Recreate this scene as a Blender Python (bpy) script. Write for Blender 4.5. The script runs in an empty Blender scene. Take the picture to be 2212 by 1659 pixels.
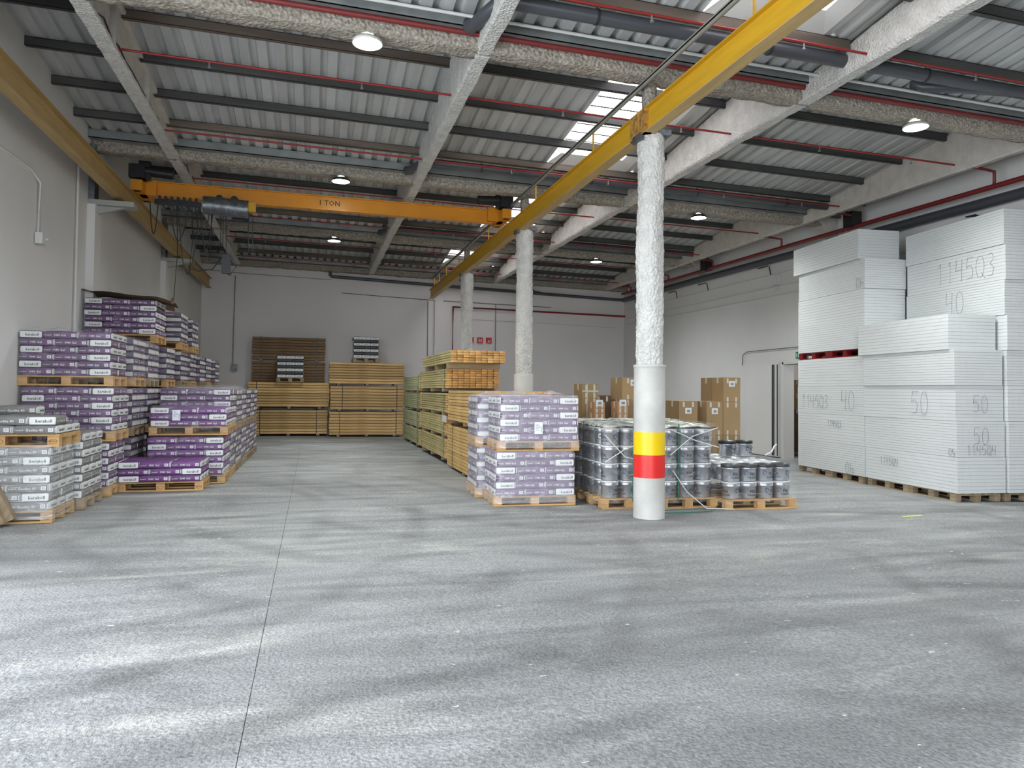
import bpy, math, random
from math import sin, cos, pi, radians, atan2, hypot
from mathutils import Vector, Matrix, noise
random.seed(7)
SC = bpy.context.scene
COL = SC.collection
KF = .009                       # the slab falls gently to the right
KR = .017                       # so does the roof steel
# ---------------------------------------------------------------- camera
cam_d = bpy.data.cameras.new('camera'); cam = bpy.data.objects.new('camera', cam_d); COL.objects.link(cam)
yaw, pitch, roll = radians(15.521275), radians(1.489655), .010
fw = Vector((sin(yaw)*cos(pitch), cos(yaw)*cos(pitch), sin(pitch)))
rt = Vector((cos(yaw), -sin(yaw), 0)); up = rt.cross(fw)
R_ = rt*cos(roll)+up*sin(roll); U_ = -rt*sin(roll)+up*cos(roll)
cam.matrix_world = Matrix(((R_.x, U_.x, -fw.x, 0), (R_.y, U_.y, -fw.y, 0), (R_.z, U_.z, -fw.z, 1.6), (0, 0, 0, 1)))
cam_d.sensor_width = 36; cam_d.lens = 1550/2212*36
cam_d.shift_y = -(829.5-804)/2212
cam_d.clip_start = .05; cam_d.clip_end = 200
SC.camera = cam
# ---------------------------------------------------------------- world, light, exposure
w = bpy.data.worlds.new('sky'); SC.world = w; w.use_nodes = True
w.node_tree.nodes['Background'].inputs[0].default_value = (.86, .93, 1, 1)
w.node_tree.nodes['Background'].inputs[1].default_value = 7.8
def area(name, loc, rot, sx, sy, power, color, portal=False):
    l = bpy.data.lights.new(name, 'AREA'); l.shape = 'RECTANGLE'; l.size = sx; l.size_y = sy; l.energy = power; l.color = color
    o = bpy.data.objects.new(name, l); COL.objects.link(o); o.location = loc; o.rotation_euler = rot
    if portal: l.cycles.is_portal = True
    return o
area('loading_doorway_daylight', (.2, -3.15, 2.45), (radians(90), 0, 0), 7.2, 4.7, 100, (1, 1, 1), portal=True)
area('side_doorway_daylight', (-4.08, 2.1, 2.35), (radians(90), 0, radians(-90)), 8.6, 4.7, 100, (1, 1, 1), portal=True)
SC.view_settings.view_transform = 'Standard'; SC.view_settings.look = 'None'
SC.view_settings.exposure = 0.2; SC.view_settings.gamma = 1.0
try: SC.view_settings.use_curve_mapping = False
except Exception: pass
SC.cycles.use_denoising = True
SC.cycles.max_bounces = 8; SC.cycles.diffuse_bounces = 5; SC.cycles.glossy_bounces = 3
SC.cycles.transparent_max_bounces = 10; SC.cycles.transmission_bounces = 3
SC.cycles.sample_clamp_indirect = 4; SC.cycles.caustics_reflective = False; SC.cycles.caustics_refractive = False

# ---------------------------------------------------------------- materials
MATS = {}
def mat(name, col, rough=.6, metal=0., nscale=0, namt=0, bscale=0, bamt=0, vary=0, stretch=None, col2=None, spec=None, coord='Object', detail=4, vor=False):
    if name in MATS: return MATS[name]
    m = bpy.data.materials.new(name); m.use_nodes = True; MATS[name] = m
    nt = m.node_tree; N = nt.nodes; L = nt.links; b = N['Principled BSDF']
    b.inputs['Roughness'].default_value = rough; b.inputs['Metallic'].default_value = metal
    if spec is not None: b.inputs['Specular IOR Level'].default_value = spec
    b.inputs['Base Color'].default_value = (*col, 1)
    tc = N.new('ShaderNodeTexCoord'); mp = N.new('ShaderNodeMapping'); L.new(tc.outputs[coord], mp.inputs[0])
    if stretch: mp.inputs['Scale'].default_value = stretch
    out = None
    if nscale:
        n = N.new('ShaderNodeTexNoise'); n.inputs['Scale'].default_value = nscale; n.inputs['Detail'].default_value = detail
        L.new(mp.outputs[0], n.inputs['Vector'])
        r = N.new('ShaderNodeValToRGB'); c2 = col2 or tuple(c*(1-namt) for c in col)
        r.color_ramp.elements[0].position = .35; r.color_ramp.elements[1].position = .65
        r.color_ramp.elements[0].color = (*c2, 1); r.color_ramp.elements[1].color = (*col, 1)
        L.new(n.outputs[0], r.inputs[0]); out = r.outputs[0]
    if vary:
        oi = N.new('ShaderNodeObjectInfo'); mr = N.new('ShaderNodeMapRange')
        mr.inputs[3].default_value = 1-vary; mr.inputs[4].default_value = 1+vary; L.new(oi.outputs['Random'], mr.inputs[0])
        mx = N.new('ShaderNodeVectorMath'); mx.operation = 'SCALE'
        if out: L.new(out, mx.inputs[0])
        else: mx.inputs[0].default_value = col
        L.new(mr.outputs[0], mx.inputs['Scale']); out = mx.outputs[0]
    if out: L.new(out, b.inputs['Base Color'])
    if bscale:
        n = N.new('ShaderNodeTexVoronoi' if vor else 'ShaderNodeTexNoise'); n.inputs['Scale'].default_value = bscale
        if not vor: n.inputs['Detail'].default_value = 5
        L.new((tc.outputs[coord] if not stretch else mp.outputs[0]), n.inputs['Vector'])
        bp = N.new('ShaderNodeBump'); bp.inputs['Strength'].default_value = bamt; bp.inputs['Distance'].default_value = .02
        L.new(n.outputs[0], bp.inputs['Height']); L.new(bp.outputs[0], b.inputs['Normal'])
    return m
def emis(name, col, s):
    m = bpy.data.materials.new(name); m.use_nodes = True; b = m.node_tree.nodes['Principled BSDF']
    b.inputs['Base Color'].default_value = (*col, 1); b.inputs['Emission Color'].default_value = (*col, 1); b.inputs['Emission Strength'].default_value = s
    return m
WALL = mat('white_wall_paint', (.74, .725, .71), .75, nscale=.5, namt=.07, bscale=30, bamt=.04)
WALLB = mat('back_wall_paint', (.80, .765, .76), .75, nscale=.4, namt=.08, bscale=30, bamt=.04)
ROOF = mat('galvanised_roof_sheet', (.66, .67, .665), .45, .15, nscale=1.2, namt=.22, stretch=(2, .3, 1))
ZINC = mat('zinc_gutter', (.33, .35, .35), .45, .5, nscale=2, namt=.3)
PURL = mat('dark_purlin_steel', (.10, .098, .095), .6, .2, nscale=1.5, namt=.4, bscale=40, bamt=.1, stretch=(.4, 4, 4))
PURLR = mat('brown_purlin_steel', (.20, .155, .125), .6, .2, nscale=1.2, namt=.55, stretch=(.4, 4, 4))
SPRAY = mat('sprayed_fireproofing', (.47, .42, .355), .95, nscale=26, namt=.5, bscale=24, bamt=1.0, vor=True)
SPRAYW = mat('white_sprayed_fireproofing', (.66, .65, .62), .95, nscale=6, namt=.16, bscale=30, bamt=.9, vor=True)
SMOOTHS = mat('trowelled_fireproofing', (.62, .58, .53), .9, nscale=5, namt=.14, bscale=60, bamt=.35)
CONC = mat('smooth_concrete', (.60, .59, .555), .6, nscale=2.2, namt=.22, bscale=14, bamt=.1)
YELLOW = mat('yellow_crane_paint', (.64, .36, .018), .45, nscale=3, namt=.14, stretch=(4, .4, 4))
YELDUL = mat('dusty_yellow_crane_paint', (.50, .34, .14), .55, nscale=3, namt=.2, stretch=(4, .4, 4))
ORANGE = mat('orange_bridge_paint', (.72, .28, .012), .4, nscale=2, namt=.12)
RUSTY = mat('rust_stained_steel', (.20, .09, .03), .8, nscale=14, col2=(.55, .30, .05))
REDM = mat('dark_red_main_paint', (.19, .02, .02), .45)
RED = mat('red_sprinkler_paint', (.30, .022, .02), .45)
PVC = mat('dark_grey_pvc', (.065, .068, .08), .35)
WHITEP = mat('white_plastic', (.66, .66, .64), .5)
BLACK = mat('black_plastic', (.012, .012, .014), .4)
DARKM = mat('dark_painted_metal', (.03, .032, .036), .45, .3)
GREYM = mat('grey_motor_metal', (.22, .24, .26), .4, .6, nscale=12, namt=.5)
SKYL = emis('backlit_skylight_panel', (1, .97, 1), 3.6)
LAMP = emis('led_lens', (.85, 1, .95), 25)
PALW = mat('pallet_wood', (.60, .36, .15), .75, nscale=3, namt=.28, stretch=(1, 8, 8), vary=.14)
PALD = mat('weathered_pallet_wood', (.36, .27, .17), .8, nscale=3, namt=.3, stretch=(1, 8, 8), vary=.2)
REDPAL = mat('red_pallet_plastic', (.16, .006, .008), .4)
STAMP = mat('burnt_stamp_brown', (.12, .05, .02), .8)
PURPLE = mat('purple_sack_paper', (.155, .055, .20), .5, nscale=9, namt=.16, bscale=20, bamt=.25, vary=.13)
MUTED = mat('film_hazed_purple_paper', (.155, .09, .18), .55, nscale=9, namt=.2, bscale=20, bamt=.25, vary=.13)  # purple dulled to carry the milky film haze over wrapped loads
GREYS = mat('grey_sack_paper', (.20, .197, .19), .55, nscale=9, namt=.15, bscale=20, bamt=.25, vary=.1)
DARKS = mat('charcoal_sack_paper', (.04, .04, .048), .55, vary=.2)
LABEL = mat('white_sack_label', (.72, .73, .72), .5, bscale=14, bamt=.2)
INK = mat('black_print', (.02, .02, .022), .6)
INKW = mat('white_print', (.72, .70, .74), .6)
INKG = mat('faded_pen', (.26, .26, .30), .8)
CARD = mat('brown_cardboard', (.36, .24, .12), .8, nscale=2, namt=.1, vary=.12)
CARDD = mat('dark_cardboard', (.16, .105, .06), .85, nscale=2, namt=.15)
FTOP = mat('film_with_painted_folds', (.74, .70, .62), .3, nscale=7, col2=(.05, .055, .055), stretch=(1, 4.5, 1), bscale=6, bamt=.5)  # noise paints black lids and the fold shading as pale and dark bands
TAPE = mat('clear_tape', (.62, .58, .50), .25)
PAPER = mat('paper_sheet', (.78, .82, .88), .6)
EPS = mat('white_polystyrene', (.66, .68, .675), .55, nscale=1.5, namt=.05, bscale=60, bamt=.05)
EPSG = mat('polystyrene_sheet_edge', (.66, .68, .67), .8)
PAILL = mat('rim_with_painted_glint', (.66, .68, .70), .3, .2)  # paled to paint in the bright lines of film drawn tight at rims
PAIL = mat('silver_pail_metal', (.64, .66, .70), .3, .88, nscale=4, namt=.15)
PAILB = mat('pail_blue_print', (.04, .10, .20), .5)
STRAPG = mat('green_strap', (.01, .16, .10), .4)
STRAPK = mat('black_strap', (.015, .015, .015), .4)
BANDY = mat('yellow_band_paint', (.83, .56, .0), .35)
BANDR = mat('red_band_paint', (.70, .022, .018), .35)
SIGNR = mat('red_sign', (.60, .03, .03), .4)
SIGNG = mat('green_sign', (.02, .22, .10), .4)
GREEN = mat('green_painted', (.05, .16, .05), .5)
def wood(name, c, c2, axis, vary=.18):
    st = {'x': (1, 14, 14), 'y': (14, 1, 14)}[axis]
    return mat(name, c, .75, nscale=1.6, col2=c2, stretch=st, vary=vary, bscale=2, bamt=.15, detail=6)
W_BACK = wood('golden_timber', (.68, .45, .20), (.44, .26, .095), 'x', .26)
W_BROWN = wood('brown_timber', (.30, .19, .10), (.19, .12, .06), 'x', .2)
W_TREAT = wood('treated_green_timber', (.56, .46, .215), (.42, .35, .155), 'y', .16)
W_TREATG = wood('pale_green_timber', (.43, .43, .25), (.31, .33, .18), 'y', .12)
W_GOLD = wood('amber_timber', (.66, .45, .18), (.50, .30, .10), 'y', .16)
W_END = mat('orange_end_grain', (.78, .47, .19), .8, nscale=6, col2=(.62, .32, .10), vary=.22, bscale=30, bamt=.2)
def film_mat(name, base, tint, sc, zs=1., rough=.12, xs=1., thr=.52, add=.3, bump=.5):
    m = bpy.data.materials.new(name); m.use_nodes = True; nt = m.node_tree; N = nt.nodes; L = nt.links
    b = N['Principled BSDF']; b.inputs['Base Color'].default_value = (*tint, 1); b.inputs['Roughness'].default_value = rough
    b.inputs['Specular IOR Level'].default_value = .9
    t = N.new('ShaderNodeBsdfTransparent'); mx = N.new('ShaderNodeMixShader')
    tc = N.new('ShaderNodeTexCoord'); mp = N.new('ShaderNodeMapping'); mp.inputs['Scale'].default_value = (xs, xs, zs); L.new(tc.outputs['Object'], mp.inputs[0])
    n = N.new('ShaderNodeTexNoise'); n.inputs['Scale'].default_value = sc; n.inputs['Detail'].default_value = 5; n.inputs['Distortion'].default_value = 1.2
    L.new(mp.outputs[0], n.inputs['Vector'])
    r = N.new('ShaderNodeMapRange'); r.inputs[1].default_value = thr; r.inputs[2].default_value = thr+.2; r.inputs[3].default_value = base; r.inputs[4].default_value = min(1, base+add)
    L.new(n.outputs[0], r.inputs[0]); L.new(r.outputs[0], mx.inputs[0]); L.new(t.outputs[0], mx.inputs[1]); L.new(b.outputs[0], mx.inputs[2])
    bp = N.new('ShaderNodeBump'); bp.inputs['Strength'].default_value = bump; bp.inputs['Distance'].default_value = .03
    L.new(n.outputs[0], bp.inputs['Height']); L.new(bp.outputs[0], b.inputs['Normal'])
    L.new(mx.outputs[0], N['Material Output'].inputs[0]); return m
FILM = film_mat('clear_stretch_film', .035, (.86, .87, .90), 4.5, 2.2, add=.16)
FILMH = film_mat('milky_stretch_film', .20, (.90, .90, .95), 4.5, 2.2, add=.16)
FILMS = film_mat('ribbed_stretch_film', .16, (.88, .90, .91), 3.0, 18, add=.45)
FILME = film_mat('tight_shrink_film', .07, (.97, .98, .98), 4.0, .35, .09, 4, thr=.60, add=.06, bump=.35)
# floor: rough pale slab with dust, tyre sweeps and aggregate
def floor_mat():
    m = bpy.data.materials.new('worn_concrete_slab'); m.use_nodes = True; nt = m.node_tree; N = nt.nodes; L = nt.links; b = N['Principled BSDF']
    b.inputs['Roughness'].default_value = .62
    g = N.new('ShaderNodeNewGeometry')
    def noi(s, d, st=(1, 1, 1), dist=0, rot=0):
        mp = N.new('ShaderNodeMapping'); mp.inputs['Scale'].default_value = st; mp.inputs['Rotation'].default_value = (0, 0, rot); L.new(g.outputs['Position'], mp.inputs[0])
        n = N.new('ShaderNodeTexNoise'); n.inputs['Scale'].default_value = s; n.inputs['Detail'].default_value = d; n.inputs['Distortion'].default_value = dist
        L.new(mp.outputs[0], n.inputs['Vector']); return n.outputs[0]
    def rng(v, a, c, lo, hi):
        r = N.new('ShaderNodeMapRange'); r.inputs[1].default_value = a; r.inputs[2].default_value = c; r.inputs[3].default_value = lo; r.inputs[4].default_value = hi; L.new(v, r.inputs[0]); return r.outputs[0]
    def mul(a, c):
        q = N.new('ShaderNodeMath'); q.operation = 'MULTIPLY'
        for i, v in ((0, a), (1, c)):
            if isinstance(v, float): q.inputs[i].default_value = v
            else: L.new(v, q.inputs[i])
        return q.outputs[0]
    big = rng(noi(.35, 4, (.7, 1.3, 1), .6), .3, .7, .84, 1.12)
    streak = rng(noi(.9, 8, (.35, 2.2, 1), 1.4, .12), .35, .65, .76, 1.16)
    fine = rng(noi(48, 3), .36, .64, .70, 1.16)
    # tyre sweeps: wide arcs about points off to the side
    def arcs(cx, cy, sc, seed):
        mp = N.new('ShaderNodeMapping'); mp.inputs['Location'].default_value = (-cx, -cy, 0); L.new(g.outputs['Position'], mp.inputs[0])
        wv = N.new('ShaderNodeTexWave'); wv.wave_type = 'RINGS'; wv.rings_direction = 'Z'; wv.inputs['Scale'].default_value = sc; wv.inputs['Distortion'].default_value = 2.2; wv.inputs['Detail'].default_value = 4; wv.inputs['Detail Scale'].default_value = .35
        wv.inputs['Phase Offset'].default_value = seed; L.new(mp.outputs[0], wv.inputs['Vector'])
        a = rng(wv.outputs['Fac'], .80, 1.0, 0, 1); msk = rng(noi(.45+seed*.03, 3, (1, 1, 1), .8, seed), .46, .62, 0, 1)
        return mul(a, msk)
    a1 = rng(arcs(3.2, -4.5, .33, 1.3), 0, 1, 1.0, .70); a2 = rng(arcs(-5.5, 9.5, .27, 4.1), 0, 1, 1.0, .76); a3 = rng(arcs(9, 15, .24, 2.2), 0, 1, 1.0, .78)
    v = mul(mul(mul(mul(mul(big, streak), fine), a1), a2), a3)
    dust = rng(noi(1.1, 6, (.5, 1.4, 1), 1.0, .9), .56, .72, 0, 1)
    mx = N.new('ShaderNodeMix'); mx.data_type = 'RGBA'; mx.inputs['A'].default_value = (.31, .315, .317, 1); mx.inputs['B'].default_value = (.45, .45, .43, 1); L.new(dust, mx.inputs['Factor'])
    sc = N.new('ShaderNodeVectorMath'); sc.operation = 'SCALE'; L.new(mx.outputs['Result'], sc.inputs[0]); L.new(v, sc.inputs['Scale'])
    spk = rng(noi(9, 2, (1, 2, 1)), .735, .76, 0, 1)
    m2 = N.new('ShaderNodeMix'); m2.data_type = 'RGBA'; L.new(spk, m2.inputs['Factor']); L.new(sc.outputs[0], m2.inputs['A']); m2.inputs['B'].default_value = (.62, .62, .58, 1)
    L.new(m2.outputs['Result'], b.inputs['Base Color'])
    bp = N.new('ShaderNodeBump'); bp.inputs['Strength'].default_value = .8; bp.inputs['Distance'].default_value = .012; L.new(noi(55, 4), bp.inputs['Height'])
    bp2 = N.new('ShaderNodeBump'); bp2.inputs['Strength'].default_value = .35; bp2.inputs['Distance'].default_value = .05; L.new(noi(4, 5, (1, 1, 1), .5), bp2.inputs['Height']); L.new(bp.outputs[0], bp2.inputs['Normal'])
    L.new(bp2.outputs[0], b.inputs['Normal']); return m
FLOOR = floor_mat()

# ---------------------------------------------------------------- mesh helpers
class MB:
    def __init__(s): s.v = []; s.f = []; s.m = []; s.sm = []
    def add(s, vs, fs, mi=0, smooth=False):
        o = len(s.v); s.v += [tuple(p) for p in vs]
        for f in fs: s.f.append(tuple(o+i for i in f)); s.m.append(mi); s.sm.append(smooth)
    def box(s, x0, y0, z0, x1, y1, z1, mi=0, M=None):
        vs = [(x, y, z) for x in (x0, x1) for y in (y0, y1) for z in (z0, z1)]
        if M: vs = [M @ Vector(p) for p in vs]
        s.add(vs, [(0, 1, 3, 2), (4, 6, 7, 5), (0, 4, 5, 1), (2, 3, 7, 6), (0, 2, 6, 4), (1, 5, 7, 3)], mi)
    def tube(s, path, r, n=8, mi=0, caps=True):
        path = [Vector(p) for p in path]; rings = []
        for i, p in enumerate(path):
            a = path[i-1] if i else p; c = path[i+1] if i < len(path)-1 else p
            d = ((p-a).normalized() if i else Vector()) + ((c-p).normalized() if i < len(path)-1 else Vector()); d.normalize()
            u = d.cross(Vector((0, 0, 1)));  u = u if u.length > .05 else d.cross(Vector((1, 0, 0))); u.normalize(); w_ = d.cross(u)
            rings.append([p+(u*cos(2*pi*k/n)+w_*sin(2*pi*k/n))*r for k in range(n)])
        vs = [q for rg in rings for q in rg]
        fs = [(i*n+k, i*n+(k+1) % n, (i+1)*n+(k+1) % n, (i+1)*n+k) for i in range(len(path)-1) for k in range(n)]
        s.add(vs, fs, mi, True)
        if caps:
            s.add(rings[0], [tuple(range(n))], mi); s.add(rings[-1], [tuple(reversed(range(n)))], mi)
    def lathe(s, prof, n=16, c=(0, 0, 0), mi=0, mis=None):
        vs = [(c[0]+r*cos(2*pi*k/n), c[1]+r*sin(2*pi*k/n), c[2]+z) for r, z in prof for k in range(n)]
        for i in range(len(prof)-1):
            o = len(s.v) if i == 0 else o
            if i == 0: s.v += vs
            for k in range(n):
                s.f.append((o+i*n+k, o+i*n+(k+1) % n, o+(i+1)*n+(k+1) % n, o+(i+1)*n+k)); s.m.append(mis[i] if mis else mi); s.sm.append(True)
    def prism(s, poly, axis, a, b, mi=0):
        n = len(poly)
        def P(u, v, t): return {'x': (t, u, v), 'y': (u, t, v), 'z': (u, v, t)}[axis]
        vs = [P(u, v, a) for u, v in poly]+[P(u, v, b) for u, v in poly]
        s.add(vs, [tuple(range(n)), tuple(reversed(range(n, 2*n)))]+[(i, (i+1) % n, n+(i+1) % n, n+i) for i in range(n)], mi)
    def mesh(s, name, mats):
        me = bpy.data.meshes.new(name); me.from_pydata(s.v, [], s.f)
        for m in mats: me.materials.append(m)
        me.polygons.foreach_set('material_index', s.m); me.polygons.foreach_set('use_smooth', s.sm)
        me.update(); return me
def put(name, me, parent=None, loc=(0, 0, 0), rot=(0, 0, 0), scale=None):
    o = bpy.data.objects.new(name, me); COL.objects.link(o); o.location = loc; o.rotation_euler = rot
    if scale: o.scale = scale
    if parent: o.parent = parent
    return o
def tag(o, label=None, cat=None, group=None, kind=None):
    if label: o['label'] = label
    if cat: o['category'] = cat
    if group: o['group'] = group
    if kind: o['kind'] = kind
    return o
def thing(name, label, cat, loc=(0, 0, 0), rz=0, group=None):
    return tag(put(name, None, None, loc, (0, 0, rz)), label, cat, group)
def fz(x, y=0): return -KF*x
_tx = {}
def text_geo(s, size):
    k = (s, size)
    if k not in _tx:
        c = bpy.data.curves.new('t', 'FONT'); c.body = s; c.size = size; c.align_x = 'CENTER'; c.align_y = 'CENTER'; c.resolution_u = 1
        c.offset = size*.014
        o = bpy.data.objects.new('t', c); COL.objects.link(o)
        dg = bpy.context.evaluated_depsgraph_get(); me = o.evaluated_get(dg).to_mesh()
        _tx[k] = ([v.co.copy() for v in me.vertices], [tuple(p.vertices) for p in me.polygons])
        o.evaluated_get(dg).to_mesh_clear(); bpy.data.objects.remove(o); bpy.data.curves.remove(c)
    return _tx[k]
def add_text(mb, s, size, fn, mi):
    """fn maps flat text coordinates (u right, v up) onto the surface"""
    vs, fs = text_geo(s, size); mb.add([fn(v.x, v.y) for v in vs], fs, mi)
def roughbox(x0, y0, z0, x1, y1, z1, step, amp, mi=0, sc=7, shear=0):
    """box whose faces are gridded and pushed about by noise: sprayed coating"""
    mb = MB(); nx, ny, nz = [max(1, int(round(d/step))) for d in (x1-x0, y1-y0, z1-z0)]
    idx = {}
    def V(i, j, k):
        if (i, j, k) not in idx:
            p = Vector((x0+(x1-x0)*i/nx, y0+(y1-y0)*j/ny, z0+(z1-z0)*k/nz)); d = noise.noise_vector(p*sc)*amp + noise.noise_vector(p*1.7)*amp*.8
            q = p+d; idx[(i, j, k)] = len(mb.v); mb.v.append((q.x, q.y, q.z-shear*q.x))
        return idx[(i, j, k)]
    def quad(a, b, c, d): mb.f.append((V(*a), V(*b), V(*c), V(*d))); mb.m.append(mi); mb.sm.append(True)
    for i in range(nx):
        for j in range(ny): quad((i, j, 0), (i, j+1, 0), (i+1, j+1, 0), (i+1, j, 0)); quad((i, j, nz), (i+1, j, nz), (i+1, j+1, nz), (i, j+1, nz))
    for i in range(nx):
        for k in range(nz): quad((i, 0, k), (i+1, 0, k), (i+1, 0, k+1), (i, 0, k+1)); quad((i, ny, k), (i, ny, k+1), (i+1, ny, k+1), (i+1, ny, k))
    for j in range(ny):
        for k in range(nz): quad((0, j, k), (0, j, k+1), (0, j+1, k+1), (0, j+1, k)); quad((nx, j, k), (nx, j+1, k), (nx, j+1, k+1), (nx, j, k+1))
    return mb

# ================================================================ STRUCTURE
XR = 12.0; YB = 26.5; YF = -3.2
def XL(y): return -4.2+.0162*(y-YF)          # the left wall runs very slightly askew
# floor slabs with recessed joints
fl = tag(put('floor', None), 'pale worn concrete slab floor with straight sawn joints', None, None, 'structure')
def slab(x0, x1, y0, y1, nm='slab'):
    g = .0018; mb = MB(); t = .25
    vs = []
    for x in (x0+g, x1-g):
        for y in (y0+g, y1-g):
            for dz in (-t, 0): vs.append((x, y, dz-KF*x))
    mb.add(vs, [(0, 1, 3, 2), (4, 6, 7, 5), (0, 4, 5, 1), (2, 3, 7, 6), (0, 2, 6, 4), (1, 5, 7, 3)])
    put(nm, mb.mesh(nm, [FLOOR]), fl)
slab(-4.6, -.285, YF-2, YB+.3); slab(-.285, 2.80, YF-2, YB+.3); slab(2.80, 6.6, YF-2, YB+.3); slab(6.6, 16, YF-2, 8.0); slab(6.6, 16, 8.0, YB+.3)
mb = MB(); mb.box(-6, YF-12, -.6, 18, YB+2, -.45); mb.box(-30, YF-40, -.5, 40, YF-2.1, -.1)
put('sub_base', mb.mesh('sub_base', [CONC]), fl)
# left wall, with the side doorway beside the camera
mb = MB()
def wseg(y0, y1, z0, z1):
    for off, rev in ((0, 0), (-.25, 1)):
        vs = [(XL(y0)+off, y0, z0), (XL(y1)+off, y1, z0), (XL(y1)+off, y1, z1), (XL(y0)+off, y0, z1)]; mb.add(vs, [(3, 2, 1, 0) if rev else (0, 1, 2, 3)])
    for y in (y0, y1): mb.add([(XL(y), y, z0), (XL(y)-.25, y, z0), (XL(y)-.25, y, z1), (XL(y), y, z1)], [(0, 1, 2, 3)])
wseg(YF-.2, -2.3, -.3, 7.4); wseg(6.5, YB+.3, -.3, 7.4); wseg(-2.3, 6.5, 4.75, 7.4)
wl = tag(put('wall_left', mb.mesh('wall_left', [WALL])), 'tall white painted wall on the left with shallow pilasters', None, None, 'structure')
for y in (8.5, 14.45, 20.35):
    m_ = MB(); x = XL(y); m_.box(x-.02, y-.2, -.2, x+.13, y+.2, 4.86); put('pilaster', m_.mesh('pilaster', [WALL]), wl)
    m_ = MB(); m_.box(x, y-.17, 4.86, x+.74, y+.17, 4.95); m_.prism([(x+.13, 4.86), (x+.6, 4.86), (x+.13, 4.72)], 'y', y-.05, y+.05)
    put('crane_corbel', m_.mesh('crane_corbel', [mat('dull_corbel_steel', (.40, .40, .38), .6, .2)]), wl)
    m_ = MB(); m_.box(x, y-.16, 4.95, x+.10, y+.10, 5.95); put('dark_stub_column', m_.mesh('dark_stub_column', [GREYM]), wl)
# back wall
mb = MB(); mb.box(-4.6, YB, -.3, XR+5, YB+.25, 7.4)
wb = tag(put('wall_back', mb.mesh('wall_back', [WALLB])), 'far white wall of the warehouse', None, None, 'structure')
for x in (4.35,):
    m_ = MB(); m_.box(x-.02, YB-.12, -.2, x+.30, YB, 4.95); put('pilaster', m_.mesh('pilaster', [WALLB]), wb)
# right wall with door opening
mb = MB(); DY0, DY1, DZ = 15.35, 16.35, 2.37
mb.box(XR, YF-.2, -.3, XR+.25, DY0, 7.4); mb.box(XR, DY1, -.3, XR+.25, YB+.3, 7.4); mb.box(XR, DY0, DZ, XR+.25, DY1, 7.4)
wr = tag(put('wall_right', mb.mesh('wall_right', [WALL])), 'white side wall on the right with a door opening', None, None, 'structure')
for y in (8.6, 14.5, 20.4):
    m_ = MB(); m_.prism([(XR, 5.35), (XR, 6.0), (XR-.75, 6.0), (XR-.75, 5.85)], 'y', y-.2, y+.2); put('beam_haunch', m_.mesh('beam_haunch', [SMOOTHS]), wr)
# front wall around the loading doorway (behind the camera)
mb = MB(); mb.box(-4.6, YF-.25, 4.9, XR+.3, YF, 7.4); mb.box(-4.6, YF-.25, -.3, -3.4, YF, 4.9); mb.box(3.8, YF-.25, -.3, XR+.3, YF, 4.9)
tag(put('wall_front', mb.mesh('wall_front', [WALL])), 'front wall over the wide loading doorway', None, None, 'structure')
# side room beyond the door
mb = MB(); mb.box(XR+4.5, 12.5, -.3, XR+4.6, 19, 3); mb.box(XR+.25, 18.6, -.3, XR+4.6, 18.7, 3); mb.box(XR+.25, 12.5, -.3, XR+4.6, 12.6, 3); mb.box(XR+.25, 12.5, 2.9, XR+4.6, 18.7, 3)
tag(put('wall_side_room', mb.mesh('wall_side_room', [WALLB])), 'plain walls of the dim side room behind the door', None, None, 'structure')
l_ = bpy.data.lights.new('side_room_fill', 'POINT'); l_.energy = 60; l_.shadow_soft_size = .2; lo_ = bpy.data.objects.new('side_room_fill', l_); COL.objects.link(lo_); lo_.location = (14.5, 14.6, 2.6)  # added unseen light that brightens the dark side room
# door: frame + sliding leaf
d = tag(put('door_1', None), 'white sliding door and frame in the right wall', None, None, 'structure')
m_ = MB()
for y in (DY0, DY1): m_.box(XR-.06, y-.06, -.11, XR+.27, y+.06, DZ+.06)
m_.box(XR-.06, DY0, DZ, XR+.27, DY1, DZ+.06); put('door_frame', m_.mesh('door_frame', [WHITEP]), d)
m_ = MB(); m_.box(XR-.11, DY1+.07, -.08, XR-.05, DY1+1.55, DZ+.05); put('door_leaf', m_.mesh('door_leaf', [WALL]), d)
m_ = MB()
for y, r in ((DY1+.10, .012), (DY1+.24, .01), (DY1+.30, .02)): m_.tube([(XR-.13, y, -.05), (XR-.13, y, DZ)], r, 6)
put('door_edge_seal', m_.mesh('door_edge_seal', [DARKM]), d)
m_ = MB(); m_.tube([(XR-.05, 15.5, 2.80), (XR-.05, 17.95, 2.78), (XR-.05, 18.15, 2.70), (XR-.05, 18.18, 2.40)], .012, 6); put('door_track_outline', m_.mesh('door_track_outline', [GREYM]), d)

# ---------------------------------------------------------------- roof
ce = tag(put('ceiling', None), 'saw-tooth roof of ribbed metal sheets on dark purlins', None, None, 'structure')
def zs(x, y, b): return 7.716-.661+.661*b-.112*y-KR*x     # underside of the sheeting in bay b (b=1: between first two beams in view)
BEAMS = [-3.2, 2.7, 8.6, 14.5, 20.4, 26.3]
RAFT = [-2.55, 1.98, 6.60, 11.13]
XS0, XS1 = -4.6, 12.25
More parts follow.
